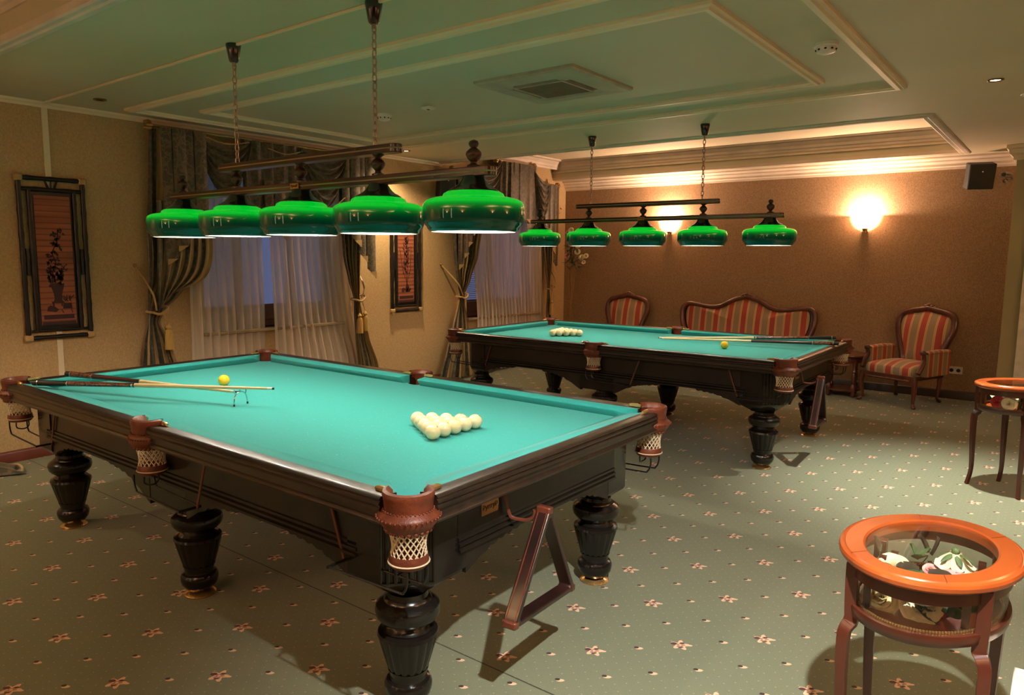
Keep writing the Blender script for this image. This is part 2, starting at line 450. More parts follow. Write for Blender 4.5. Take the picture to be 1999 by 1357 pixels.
# ------------------------------------------------------------------ the room
XR, YN = 3.2, -3.2
struct(MB().box(XW-.3, XR, YN, YB+.3, -.1, 0), 'floor', M['carpet'], smooth=False)
W1 = (3.66, 5.20, .88, 2.42); W2 = (7.42, 8.95, .78, 2.46)
wl = MB()
ys = [YN, W1[0], W1[1], W2[0], W2[1], YB]
for a, b in ((0, 1), (2, 3), (4, 5)): wl.box(XW-.25, XW, ys[a], ys[b], 0, 3.1)
for wd in (W1, W2): wl.box(XW-.25, XW, wd[0], wd[1], 0, wd[2]); wl.box(XW-.25, XW, wd[0], wd[1], wd[3], 3.1)
struct(wl, 'wall_left', M['wall'], smooth=False)
struct(MB().box(XW-.25, XR, YB, YB+.2, 0, 3.1), 'wall_back', M['wallback'], smooth=False)
struct(MB().box(XR, XR+.2, YN, YB, 0, 3.1), 'wall_right', M['lowbounce'], smooth=False)
struct(MB().box(XW-.25, XR+.2, YN-.2, YN, 0, 3.1), 'wall_front', M['lowbounce'], smooth=False)
RX = -1.04; RA = (6.93, 9.45); RB = (-1.4, 1.61)
c = MB()
c.box(XW, XR, YN, RB[0], HC, 3.03); c.box(RX, XR, RB[0], RB[1], HC, 3.03); c.box(XW, XR, RB[1], RA[0], HC, 3.03)
c.box(RX, XR, RA[0], RA[1], HC, 3.03); c.box(XW, XR, RA[1], YB, HC, 3.03); c.box(XW, XR, YN, YB, 3.02, 3.1)
struct(c, 'ceiling', M['paint'], smooth=False)
# column at the far right
cl = MB().box(-.52, .25, 9.2, YB, 0, HC)
struct(cl, 'trim_1', M['column'], smooth=False)
cap = MB(); pr = [(0, 2.60), (.02, 2.60), (.03, 2.63), (.06, 2.66), (.07, 2.70), (.09, 2.715), (.09, HC), (0, HC)]
cap.sweep([(-a, z) for a, z in pr], [(-.52, YB), (-.52, 9.2), (.25, 9.2)], closed=False)
struct(cap, 'trim_2', M['trim'], angle=30)
struct(MB().box(-.375, .0, 9.14, 9.199, 0, 2.35), 'trim_3', M['whitepaint'], bevel=.006)
# cornices
crown = [(0, 2.605), (.012, 2.605), (.016, 2.63), (.03, 2.64), (.034, 2.665), (.06, 2.69), (.064, 2.705), (.095, 2.725), (.10, HC), (0, HC)]
struct(MB().sweep([(-a, z) for a, z in crown], [(XW, YB), (-.52, YB)], closed=False), 'trim_4', M['pinktrim'], angle=25)
lw = [(0, 2.705), (.012, 2.705), (.018, 2.722), (.032, 2.73), (.036, HC), (0, HC)]
struct(MB().sweep([(-a, z) for a, z in lw], [(XW, RB[1]), (XW, RA[0])], closed=False), 'trim_5', M['trim'], angle=25)
hi = [(0, 2.90), (.015, 2.90), (.02, 2.93), (.05, 2.96), (.06, 2.99), (.08, 3.0), (.08, 3.02), (0, 3.02)]
struct(MB().sweep([(-a, z) for a, z in hi], [(XW, RA[0]), (XW, RA[1])], closed=False), 'trim_6', M['pinktrim'], angle=25)
# flat ceiling rings
def ring(name, x0, x1, y0, y1, wd, mat=M['trim']):
    z = HC
    p = [(0, z), (0, z-.016), (wd*.18, z-.024), (wd*.34, z-.018), (wd*.42, z-.030), (wd*.78, z-.030), (wd*.86, z-.020), (wd, z-.016), (wd, z)]
    return struct(MB().sweep(p, [(x0, y0), (x1, y0), (x1, y1), (x0, y1)]), name, mat, angle=25)
ring('trim_7', -6.02, -.955, 2.885, 5.655, .075)
ring('trim_8', -5.60, -1.355, 3.285, 5.19, .065)
struct(MB().box(XW, XR, 2.388, 2.404, HC-.014, HC), 'trim_9', M['trim'], bevel=.003)
# recess lip frames and crowns
def lip(name, y0, y1, x0=XW):
    z = HC
    p = [(-.012, z+.03), (-.012, z-.006), (0, z-.014), (.03, z-.010), (.04, z-.018), (.075, z-.014), (.085, z-.008), (.09, z), (0, z)]
    pts = [(x0, y0), (RX, y0), (RX, y1), (x0, y1)]
    return struct(MB().sweep([(-a, b) for a, b in p], pts, closed=False), name, M['pinktrim'], angle=25)
lip('trim_10', *RA); lip('trim_11', *RB)
def crown_in(name, y0, y1):
    p = [(0, 2.885), (.012, 2.885), (.02, 2.91), (.035, 2.92), (.045, 2.95), (.075, 2.975), (.085, 2.99), (.12, 3.0), (.125, 3.02), (0, 3.02)]
    pts = [(XW+.10, y0), (RX, y0), (RX, y1), (XW+.10, y1)]
    return struct(MB().sweep(p, pts), name, M['pinktrim'], angle=25)
crown_in('trim_12', *RA); crown_in('trim_13', *RB)
struct(MB().box(XW, RX, 9.425, 9.45, HC+.10, HC+.118), 'trim_14', M['pinktrim'])
# wall strip, baseboards
struct(MB().box(XW, XW+.012, 2.38, 2.424, .09, 2.705), 'trim_15', M['trim'], bevel=.003)
struct(MB().sweep([(0, 0), (-.016, 0), (-.016, .07), (-.008, .085), (0, .09)], [(XW, YN), (XW, YB)], closed=False), 'baseboard_left', M['base'])
struct(MB().sweep([(0, 0), (-.016, 0), (-.016, .08), (-.008, .095), (0, .10)], [(XW, YB), (-.52, YB)], closed=False), 'baseboard_back', M['basedark'])

def window(name, W, blinds, cuts):
    y0, y1, z0, z1 = W; xo = XW-.17
    root = bpy.data.objects.new(name, None); COL.objects.link(root); root.location = (xo, (y0+y1)/2, z0); root['kind'] = 'structure'
    L = lambda y: y-(y0+y1)/2
    f = MB(); t = .06
    f.box(0, .06, L(y0), L(y1), 0, t).box(0, .06, L(y0), L(y1), z1-z0-t, z1-z0).box(0, .06, L(y0), L(y0)+t, t, z1-z0-t).box(0, .06, L(y1)-t, L(y1), t, z1-z0-t)
    for cy in cuts: f.box(0, .06, L(cy)-.04, L(cy)+.04, t, z1-z0-t)
    f.box(0, .05, L(y0)+t, L(y1)-t, t, t+.16)
    f.build('window_frame', M['winwood'], root, smooth=False, bevel=.004)
    MB().box(.02, .026, L(y0)+t, L(y1)-t, t, z1-z0-t).build('pane', M['glass'], root, smooth=False)
    MB().box(.02, .26, L(y0)-.06, L(y1)+.06, -.03, .0).build('window_sill', M['sill'], root, smooth=False, bevel=.006)
    for cy in cuts[:1]: MB().box(.06, .085, L(cy)-.012, L(cy)+.012, .62, .78).build('handle', M['silver'], root, bevel=.004)
    for i, (a, b, zb) in enumerate(blinds):
        bl = thing('venetian_blind', ('pale slatted blind in the %s of the window' % ('left part' if name == 'window_1' else 'near part')) + (' by the large bamboo picture' if name == 'window_1' else ' behind the far billiard table'), 'blind', (xo+.10, (a+b)/2, zb))
        n = int((z1-.08-zb)/.026); s = MB()
        for k in range(n): s.prism([(-.010, k*.026), (.010, k*.026+.008), (.010, k*.026+.010), (-.010, k*.026+.002)], a-(a+b)/2, b-(a+b)/2, 'y')
        s.build('slats', M['blind'], bl, smooth=False)
        MB().box(-.015, .015, a-(a+b)/2, b-(a+b)/2, z1-.08-zb, z1-.055-zb).build('headrail', M['white'], bl, smooth=False)
window('window_1', W1, [(3.73, 4.06, 1.12)], [4.10, 4.72])
window('window_2', W2, [(7.50, 8.02, .98)], [8.06])

# ------------------------------------------------------------------ billiard tables
L2, W2h = 1.6475, .905
def build_table():
    T = thing('billiard_table', '', 'billiard table')
    ci = .11                                   # cabinet inset
    rect = lambda i: [(-L2+i, -W2h+i), (L2-i, -W2h+i), (L2-i, W2h-i), (-L2+i, W2h-i)]
    ap = [(0, .79), (0, .632), (-.006, .628), (-.006, .618), (0, .614), (-.010, .608), (-.010, .598), (-.002, .594), (-.012, .588), (-.012, .578), (.03, .574), (.03, .79)]
    ex, ey = L2-.257-.10, W2h-.25-.10
    for pa in ([(-ex, -W2h+ci), (ex, -W2h+ci)], [(L2-ci, -ey), (L2-ci, ey)], [(ex, W2h-ci), (-ex, W2h-ci)], [(-L2+ci, ey), (-L2+ci, -ey)]):
        MB().sweep(ap, pa, closed=False).build('apron', M['blackwood'], T, angle=25)
    MB().box(-L2+.19, L2-.19, -W2h+.19, W2h-.19, .70, .775).build('slate', M['blackwood'], T, smooth=False)
    # bed with pocket cut-outs
    poly = []; i = .10; r = .085; pc = .075
    def corner(cx, cy, a_from):
        for k in range(9):
            a = a_from-(PI/2)*k/8; poly.append((cx+r*math.cos(a), cy+r*math.sin(a)))
    a = .20
    def arc_corner(sx, sy):
        # walk counter-clockwise; concave arc around the pocket centre
        cx, cy = sx*(L2-pc), sy*(W2h-pc); th = math.atan2(-sy, -sx)
        pts = [(cx+r*math.cos(th+d), cy+r*math.sin(th+d)) for d in [x*PI/180 for x in range(-60, 61, 15)]]
        return pts
    order = [(-1, -1), (1, -1), (1, 1), (-1, 1)]
    for k, (sx, sy) in enumerate(order):
        pts = arc_corner(sx, sy)
        prev = (-L2*0, 0)
        # orient so that the polygon runs counter-clockwise
        nxt = order[(k+1) % 4]
        if (Vector(pts[0])-Vector((nxt[0]*L2, nxt[1]*W2h))).length < (Vector(pts[-1])-Vector((nxt[0]*L2, nxt[1]*W2h))).length: pts = pts[::-1]
        poly += pts
        if k in (0, 2):
            s = -1 if k == 0 else 1; cy = s*(W2h-.055)
            arc = [(.07*math.cos(t*PI/180), cy-s*.07*math.sin(t*PI/180)) for t in range(0, 181, 20)]
            if k == 0: arc = arc[::-1]
            poly += arc
    MB().prism(poly, .775, .815).build('playing_cloth', M['felt'], T, smooth=False)
    # rails: profile (inset, z)
    rp = [(.078, .861), (.020, .867), (.008, .864), (.001, .857), (.006, .852), (0, .846), (0, .838), (.006, .833), (0, .827), (0, .821), (.012, .815), (.012, .795), (.006, .791), (.002, .783), (.006, .774), (.03, .768), (.12, .768), (.12, .80), (.078, .80)]
    cp = [(.074, .8615), (.074, .812), (.118, .812), (.149, .849), (.150, .853), (.147, .857)]
    g, mg = .13, .062
    def seg(p0, p1, e0, e1):
        """p0->p1 runs counter-clockwise along the outer edge; e0/e1 jaw lengths added to the cushion ends"""
        d = (Vector(p1)-Vector(p0)).normalized(); n = Vector((-d.y, d.x))
        MB().sweep(rp, [p0, p1], closed=False).build('rail', M['railwood'], T, angle=35)
        cu = MB(); b = 0; k = len(cp)
        for end, e in ((0, e0), (1, e1)):
            base = Vector(p1 if end else p0)
            for (o, z) in cp:
                sh = e*max(0, (o-.074)/.076)
                q = base+n*o+d*(sh if not end else -sh); cu.v.append((q.x, q.y, z))
        for j in range(k): cu.f.append([j, k+j, k+(j+1) % k, (j+1) % k])
        cu.f.append(list(range(k))); cu.f.append([k+j for j in range(k)][::-1])
        cu.build('cushion', M['felt'], T, angle=50)
    cj, mj = .105, .012
    seg((-L2+g, -W2h), (-mg, -W2h), cj, mj); seg((mg, -W2h), (L2-g, -W2h), mj, cj)
    seg((L2-g, W2h), (mg, W2h), cj, mj); seg((-mg, W2h), (-L2+g, W2h), mj, cj)
    seg((L2, -W2h+g), (L2, W2h-g), cj, cj); seg((-L2, W2h-g), (-L2, -W2h+g), cj, cj)
    # legs
    prof = [(.022, .012), (.022, .03), (.062, .034), (.070, .045), (.080, .058), (.085, .078), (.085, .094), (.078, .108), (.066, .114), (.064, .122), (.073, .150), (.089, .205), (.103, .255), (.109, .280), (.106, .292), (.088, .299), (.092, .303), (.082, .310), (.076, .318), (.084, .326), (.100, .336), (.112, .352), (.116, .372), (.112, .390), (.098, .402), (.086, .408), (.084, .414), (.074, .422), (.072, .440)]
    def leg(x, y, corner):
        lg = MB()
        lg.lathe(prof[:11], 32, (x, y, 0)); lg.lathe(prof[10:14], 48, (x, y, 0), flute=.07, nfl=16); lg.lathe(prof[13:], 32, (x, y, 0))
        h = .146; sx, sy = (1 if x > 0 else -1), (1 if y > 0 else -1)
        if corner:
            ch = .13; base = [(-h, -h), (h, -h), (h, h-ch)]
            nf = 7
            for k in range(nf):     # fluted diagonal face
                t0 = (k+.15)/nf; t1 = (k+.85)/nf
                A = Vector((h, h-ch)); B = Vector((h-ch, h)); nn = Vector((-.7071, -.7071))
                for t, dpt in ((t0, 0), (t0+.04, .006), (t1-.04, .006), (t1, 0)): q = A.lerp(B, t)+nn*dpt; base.append((q.x, q.y))
            base += [(h-ch, h), (-h, h)]
            small = lambda p, f: (x+sx*p[0]*f, y+sy*p[1]*f)
            lg.prism([small(p, 1) for p in base], .510, .79)
            o8 = [(-h, -h), (h, -h), (h, h-ch), (h-ch, h), (-h, h)]
        else:
            hx, hy = .165, .105; yy = sy*(W2h-ci-.004-hy)-y
            o8 = [(-hx, -hy), (hx, -hy), (hx, hy), (-hx, hy)]
            small = lambda p, f: (x+p[0]*f, y+yy*f+p[1]*f)
            lg.prism([small(p, 1) for p in o8], .462, .79)
        n = len(o8); b = len(lg.v)
        for f, z in (((1, .512), (.95, .498), (.66, .466), (.5, .446)) if corner else ((1, .463), (.9, .455), (.7, .448), (.5, .444))):
            for p in o8: q = small(p, f); lg.v.append((q[0], q[1], z))
        for i in range(3):
            for j in range(n): lg.f.append([b+i*n+j, b+i*n+(j+1) % n, b+(i+1)*n+(j+1) % n, b+(i+1)*n+j])
        lo = lg.build('leg', M['legwood'], T, angle=35)
        MB().lathe([(0, 0), (.070, 0), (.072, .006), (.060, .014), (.035, .020), (.026, .024), (.024, .034), (0, .034)], 32, (x, y, 0)).build('foot', M['brass'], lo)
    lx, ly = L2-.257, W2h-.25
    for sx in (-1, 1):
        for sy in (-1, 1): leg(sx*lx, sy*ly, True)
    for sy in (-1, 1): leg(0, sy*(ly-.0), False)
    # carved brackets under the apron
    def brk(x0, y0, dx, dy, ln=.36, hgt=.085):
        pts = [(0, 0), (0, -hgt)]
        n = 26
        for k in range(n+1):
            t = k/n; z = -hgt*(1-t)**1.35*(.75+.25*math.cos(t*5))-.012-.010*abs(math.sin(t*PI*7))*(t > .25)
            pts.append((ln*t, z if t < 1 else -.004))
        pts.append((ln, 0)); b = MB(); q = .018
        def P(s, z, o): return (x0+dx*s+(o if dx == 0 else 0), y0+dy*s+(o if dy == 0 else 0), .585+z)
        nn = len(pts)
        b.v += [P(s, z, -q) for s, z in pts]+[P(s, z, q) for s, z in pts]
        b.f.append(list(range(nn))); b.f.append([nn+i for i in range(nn)][::-1])
        for i in range(nn): j = (i+1) % nn; b.f.append([i, j, nn+j, nn+i])
        for k in range(7):          # carved leaf bosses
            t = .08+k*.12; b.sphere(P(ln*t, -hgt*(1-t)**1.5*.6-.012, 0), .018*(1-.3*t), 8, 6, (1, 1, .8) if dx else (1, 1, .8))
        b.build('carved_bracket', M['blackwood'], T, angle=30)
    ax, ay = L2-ci-.02, W2h-ci-.02
    for sx in (-1, 1):
        for sy in (-1, 1):
            brk(sx*(lx-.145), sy*ay, -sx, 0); brk(sx*ax, sy*(ly-.145), 0, -sy, .33)
    for sy in (-1, 1):
        brk(-.16, sy*ay, -1, 0, .42, .13); brk(.16, sy*ay, 1, 0, .42, .13)
    # pockets
    def pocket(x, y, ang, mid):
        """ang: outward direction"""
        P = MB(); half = math.radians(118 if not mid else 100)
        rows = [(.054, .846), (.060, .862), (.070, .870), (.080, .866), (.083, .855), (.080, .845), (.078, .825), (.077, .806)]
        P.lathe(rows, 28, (x, y, 0), ang-half, ang+half)
        sk = [(.078, .808), (.084, .802), (.096 if not mid else .090, .795), (.100 if not mid else .092, .785), (.090, .765), (.078, .750), (.070, .742)]
        h2 = math.radians(125 if not mid else 105)
        P.lathe(sk, 30, (x, y, 0), ang-h2, ang+h2)
        # inner wall, scalloped lower edge and tooled panel border
        P.lathe([(.070, .742), (.066, .742), (.070, .80), (.055, .846)], 28, (x, y, 0), ang-half, ang+half)
        for k in range(15):
            a = ang-h2+2*h2*(k+.5)/15; P.sphere((x+.071*math.cos(a), y+.071*math.sin(a), .744), .008, 8, 6)
        for k in range(26):
            a = ang-h2+2*h2*(k+.5)/26; rr = .101 if not mid else .093
            P.sphere((x+rr*math.cos(a), y+rr*math.sin(a), .787), .0042, 6, 4); P.sphere((x+.080*math.cos(a), y+.080*math.sin(a), .808), .0035, 6, 4)
        pk = P.build('pocket', M['leather'], T, angle=50)
        n = MB()
        nk = 18
        for sgn in (1, -1):
            for k in range(nk):
                pts = []
                for j in range(9):
                    t = j/8; a = 2*PI*k/nk+sgn*t*1.15; r_ = .068-.012*math.sin(t*PI*.8)-.004*t
                    pts.append((x+r_*math.cos(a), y+r_*math.sin(a), .750-.092*t))
                n.tube(pts, .0024, 5)
        n.build('net', M['net'], pk)
        r = MB().lathe([(0, .650), (.052, .650), (.060, .662), (.062, .654), (.064, .640), (.062, .628), (.055, .620), (0, .618)], 28, (x, y, 0)).build('net_base', M['leather'], pk)
        pk.location.z = .019
        MB().tube([(x+.065*math.cos(a*PI/12), y+.065*math.sin(a*PI/12), .636) for a in range(24)], .0028, 6, True).build('piping', M['net'], pk)
        for s in (-1, 1):
            a = ang+s*half; q = Vector((x+.072*math.cos(a), y+.072*math.sin(a), .852))
            if mid: d = Vector((s*(1 if y < 0 else -1), 0, 0))
            else:
                d = Vector((-1 if x > 0 else 1, 0, 0)) if abs(math.cos(a)) > abs(math.sin(a)) else Vector((0, -1 if y > 0 else 1, 0))
                # the clasp lies along the rail it is fixed to
                d = Vector((0, -1 if y > 0 else 1, 0)) if (abs(q.x) > L2-.075) else Vector((-1 if x > 0 else 1, 0, 0))
            e = q+d*.055
            MB().tube([q-d*.012, q+d*.02, e-d*.01, e], [.010, .011, .010, .006], 8).build('clasp', M['brass'], pk)
        # wire ball shelf under the pocket with its stay
    def shelf(x, y, dx):
        wv = MB()
        for o in (-.045, .045):
            p = [(x-dx*.035, y+o, .620), (x-dx*.035, y+o, .585), (x-dx*.02, y+o, .553), (x+dx*.02, y+o, .545), (x+dx*.34, y+o, .535)]
            wv.tube([v for v in bez(p, 5)], .0042, 6)
        p = [(x+dx*.03, y-.032, .620), (x+dx*.03, y-.030, .590), (x+dx*.04, y, .580), (x+dx*.03, y+.030, .590), (x+dx*.03, y+.032, .620)]
        wv.tube(bez(p, 5), .0036, 6); wv.tube([(x+dx*.34, y-.05, .535), (x+dx*.34, y+.05, .535)], .006, 6)
        ws = wv.build('ball_shelf', M['blackmetal'], T); ws.location.z = .017
        st = MB(); yo = .03*(1 if y < 0 else -1)
        b0 = Vector((x+dx*.345, y+yo, .53)); b1 = Vector((x+dx*.43, y+yo, .765))
        st.tube([b0, b1], .008, 4, sq=.5).build('stay', M['bracket'], ws)
    cx_, cy_ = L2-.072, W2h-.072
    for sx in (-1, 1):
        for sy in (-1, 1):
            pocket(sx*cx_, sy*cy_, math.atan2(sy, sx), False); shelf(sx*cx_, sy*cy_, -sx)
    for sy in (-1, 1):
        pocket(0, sy*(W2h-.052), sy*PI/2, True); shelf(0, sy*(W2h-.03), 1)
    # plate and hook on the end (+x) apron
    pl = MB().prism([(-.38-.048, .672), (-.38+.048, .672), (-.38+.052, .70), (-.38+.048, .745), (-.38-.048, .745)], L2-ci, L2-ci+.004, 'x').build('maker_plate', M['goldcarve'], T, smooth=False, bevel=.001)
    text_mesh('РуптуР', .026, M['blackmetal'], pl, (L2-ci+.0045, -.38, .700), (PI/2, 0, PI/2))
    MB().sphere((L2-ci+.004, -.38, .730), .009, 10, 6, (.2, 1.2, 1)).build('emblem', M['brass'], pl)
    hk = bez([(L2-ci+.002, -.30, .74), (L2-ci+.012, -.295, .70), (L2-ci+.018, -.285, .655), (L2-ci+.03, -.275, .632), (L2-ci+.085, -.262, .632), (L2-ci+.11, -.255, .650), (L2-ci+.112, -.253, .675)], 5)
    MB().tube(hk, .006, 6, sq=1.3).build('rack_hook', M['bracket'], T)
    return T
T1 = build_table(); T1['label'] = 'dark carved billiard table with bright turquoise cloth, nearest to the viewer'
T1.location = (-3.1355, 2.397, 0)
T2 = copy_tree(T1); T2['label'] = 'dark carved billiard table standing farther back before the striped sofa'; T2.location = (-3.1385, 6.239, 0)

# triangle racks hanging from the hooks
def rack():
    T = thing('triangle_rack', '', 'ball rack')
    s = .45; h = s*math.sqrt(3)/2; ap = [(0, 0), (-s/2, -h), (s/2, -h)]
    def inset(f, rnd):
        cen = Vector((0, -2*h/3)); out = []
        for i in range(3):
            A = Vector(ap[i]); B = Vector(ap[(i+1) % 3]); C = Vector(ap[i-1]); A = cen+(A-cen)*f
            B = cen+(B-cen)*f; C = cen+(C-cen)*f
            p0 = A+(C-A).normalized()*rnd; p1 = A+(B-A).normalized()*rnd
            for k in range(5): t = k/4; out.append(tuple((1-t)**2*p0+2*t*(1-t)*A+t*t*p1))
        return out
    o = inset(1, .035); i = inset(.86, .02); b = MB(); n = len(o)
    for d in (-.028, .028):
        b.v += [(d, p[0], p[1]) for p in o]; b.v += [(d, p[0], p[1]) for p in i]
    for j in range(n):
        k = (j+1) % n
        b.f += [[j, k, n+k, n+j], [2*n+j, 3*n+j, 3*n+k, 2*n+k], [j, 2*n+j, 2*n+k, k], [n+j, n+k, 3*n+k, 3*n+j]]
    b.build('frame', M['rackwood'], T, bevel=.004, angle=30)
    g = MB()
    for f, z in ((1.004, 0),):
        pass
    for d in (-.018, .018): g.tube([(d, p[0], p[1]) for p in inset(1.002, .035)], .0018, 5, True)
    g.build('inlay_line', M['leather'], T)
    for k in range(3):
        A = ap[k]; cen = Vector((0, -2*h/3)); q = cen+(Vector(A)-cen)*.925
        MB().box(-.0295, .0295, q.x-.016, q.x+.016, q.y-.014, q.y+.014).build('corner_block', M['mahogany'], T, bevel=.006)
    return T
k1 = rack(); k1['label'] = 'dark wooden triangle rack hanging from the end of the near billiard table'
k1.location = (-1.478, 2.149, .652+.044); k1.rotation_euler = (math.radians(-3), math.radians(0), math.radians(4))
k1.location = (-1.452, 2.163, .698)
k2 = copy_tree(k1); k2['label'] = 'dark triangle rack hanging from the end of the far billiard table'; k2.location = (-1.461, 6.005, .698)
for k in (k1, k2): k['group'] = 'triangle racks on the table ends'

# balls
def ball_proto():
    b = MB().sphere((0, 0, 0), .034, 28, 18).build('billiard_ball', M['ivory']); return b
bp = MB().sphere((0, 0, 0), .034, 28, 18)
BZ = .8152+.034; first = None
digit = None
def rack_balls(A, d1, d2, where, group, order_front):
    global first
    rows = ['front', 'second', 'third', 'fourth', 'back']
    a = Vector((math.cos(d1), math.sin(d1)))*.0683; c = Vector((math.cos(d2), math.sin(d2)))*.0683
    for i in range(5):
        for j in range(5-i):
            if order_front == 'apex':   # A is the apex ball; row r has r+1 balls
                r = i+j
            p = Vector(A)+a*i+c*j
            if first is None:
                o = bp.build('billiard_ball', M['ivory']); first = o
                dg = text_mesh('8', .014, M['blackmetal'], o, (0, 0, 0), (0, 0, 0), name='number')
                # wrap the printed number onto the ball
                for v in dg.data.vertices:
                    q = Vector((v.co.x, v.co.y, .034)); q.normalize(); v.co = q*(.0344)
            else:
                o = copy_tree(first)
            o.location = (p.x, p.y, BZ); o.rotation_euler = (random.uniform(-.9, .9), random.uniform(-.9, .9), random.uniform(0, 6))
            if order_front == 'apex': rw, n, ps = i+j, i+j+1, i
            else: rw, n, ps = j, 5-j, i
            if n == 1: lab = ('front point' if order_front == 'apex' else 'rear point')+' ball of the '
            else:
                pos = {0: 'leftmost', n-1: 'rightmost'}.get(ps) or ('middle' if ps*2 == n-1 else ('second from left' if ps == 1 else 'second from right'))
                lab = pos+' ball in the '+(['front', 'second', 'third', 'fourth', 'back'][rw])+' row of the '
            tag(o, lab+where, 'billiard ball', group)
rack_balls((-2.105, 2.262), math.radians(88), math.radians(148), 'ivory rack on the near table', 'ivory balls racked on the near table', 'apex')
rack_balls((-3.985, 6.020), math.radians(42), math.radians(102), 'cream rack on the far table', 'cream balls racked on the far table', 'base')
yb = MB().sphere((0, 0, 0), .034, 28, 18).build('billiard_ball', M['yellowball']); yb.location = (-3.958, 2.410, BZ); tag(yb, 'single yellow ball beside the cue and bridge rest on the near table', 'billiard ball')
yb2 = yb.copy(); COL.objects.link(yb2); yb2.location = (-2.311, 6.194, BZ); tag(yb2, 'single yellow ball in front of two cues on the far table', 'billiard ball')

# cues
def cue(butt, tip, label, style, ln_handle=.40, name='billiard_cue', cat='cue', butt_r=.0165, fork=False):
    butt, tip = Vector(butt), Vector(tip); d = tip-butt; Ln = d.length
    q = Vector((1, 0, 0)).rotation_difference(d)
    T = thing(name, label, cat, butt); T.rotation_mode = 'QUATERNION'; T.rotation_quaternion = q
    R = lambda t: lerp(butt_r, .0065, t/Ln)
    def part(nm, a, b, mat, k=1): 
        MB().tube([(a, 0, 0), (lerp(a, b, .5), 0, 0), (b, 0, 0)], [R(a)*k, R((a+b)/2)*k, R(b)*k], 14).build(nm, mat, T)
    if style == 1:
        j = Ln*.44; part('butt_cap', 0, .03, M['cueblack'], .95); part('ring', .03, .036, M['chrome'], 1.03); part('handle', .036, .22, M['cueblack'])
        part('ring', .22, .226, M['chrome'], 1.04); part('inlaid_sleeve', .226, j-.03, M['cueink']); part('joint', j-.03, j, M['blackglossy'], 1.02); part('ring', j-.02, j-.008, M['chrome'], 1.05)
        part('shaft', j, Ln-.035, M['maple']); part('ferrule', Ln-.035, Ln-.008, M['white']); part('tip', Ln-.008, Ln, M['blackmetal'], .95)
    else:
        j = Ln*.46; part('butt_cap', 0, .035, M['cueblack'], .95); part('ring', .035, .043, M['chrome'], 1.04); part('handle', .043, .20, M['cueink'])
        part('ring', .20, .206, M['chrome'], 1.03); part('sleeve', .206, j-.02, M['lampwood']); part('joint', j-.02, j, M['cueblack'], 1.03)
        part('shaft', j, Ln-.03, M['maple']); part('ferrule', Ln-.03, Ln-.006, M['white']); part('tip', Ln-.006, Ln, M['blackmetal'], .95)
    return T
cue((-4.50, 1.572, .884), (-3.206, 2.235, .912), 'cue with patterned sleeve on the near table, its tip resting over the metal bridge', 1)
restb = cue((-4.56, 1.770, .904), (-3.405, 2.140, .884), 'bridge stick with a chrome forked head standing on the near turquoise cloth', 2, name='bridge_rest', cat='bridge rest', butt_r=.017)
fk = MB(); q = restb.rotation_quaternion.inverted()
def loc_(p): return q @ (Vector(p)-restb.location)
F1, F2 = Vector((-3.371, 2.105, .817)), Vector((-3.387, 2.195, .817)); mid = (F1+F2)/2
arch = bez([F1, F1+Vector((0, .004, .035)), F1.lerp(F2, .18)+Vector((0, 0, .060)), mid+Vector((0, 0, .070)), F1.lerp(F2, .82)+Vector((0, 0, .060)), F2+Vector((0, -.004, .035)), F2], 5)
fk.tube([loc_(p) for p in arch], .0035, 6)
for t in (.12, .5, .88):
    b0 = F1.lerp(F2, t)+Vector((0, 0, .058 if t != .5 else .068)); fk.tube([loc_(b0), loc_(b0+Vector((0, .006 if t > .5 else -.006, .026)))], .003, 6)
fk.tube([loc_(mid+Vector((0, 0, .070))), loc_((-3.41, 2.139, .884))], .0045, 6)
fo = fk.build('bridge_head', M['chrome'], restb)
for p in (F1, F2): MB().tube([loc_(p+Vector((0, 0, -.001))), loc_(p+Vector((0, 0, .010)))], .005, 8).build('rubber_tip', M['cueblack'], fo)
cue((-1.585, 6.93, .905), (-3.063, 6.470, .834), 'cue with black handle lying across the far table, the one nearer the sofa', 1)
cue((-1.485, 6.60, .890), (-3.02, 6.440, .833), 'slimmer cue lying behind the yellow ball on the far table', 2)
ck = thing('chalk_cube', 'small pale chalk cube by the cue butts on the far table rail', 'chalk', (-1.535, 6.64, .868))
MB().box(-.014, .014, -.014, .014, 0, .022).build('block', M['tan'], ck, bevel=.003); MB().box(-.010, .010, -.010, .010, .022, .025).build('chalk_face', M['whitepaint'], ck)

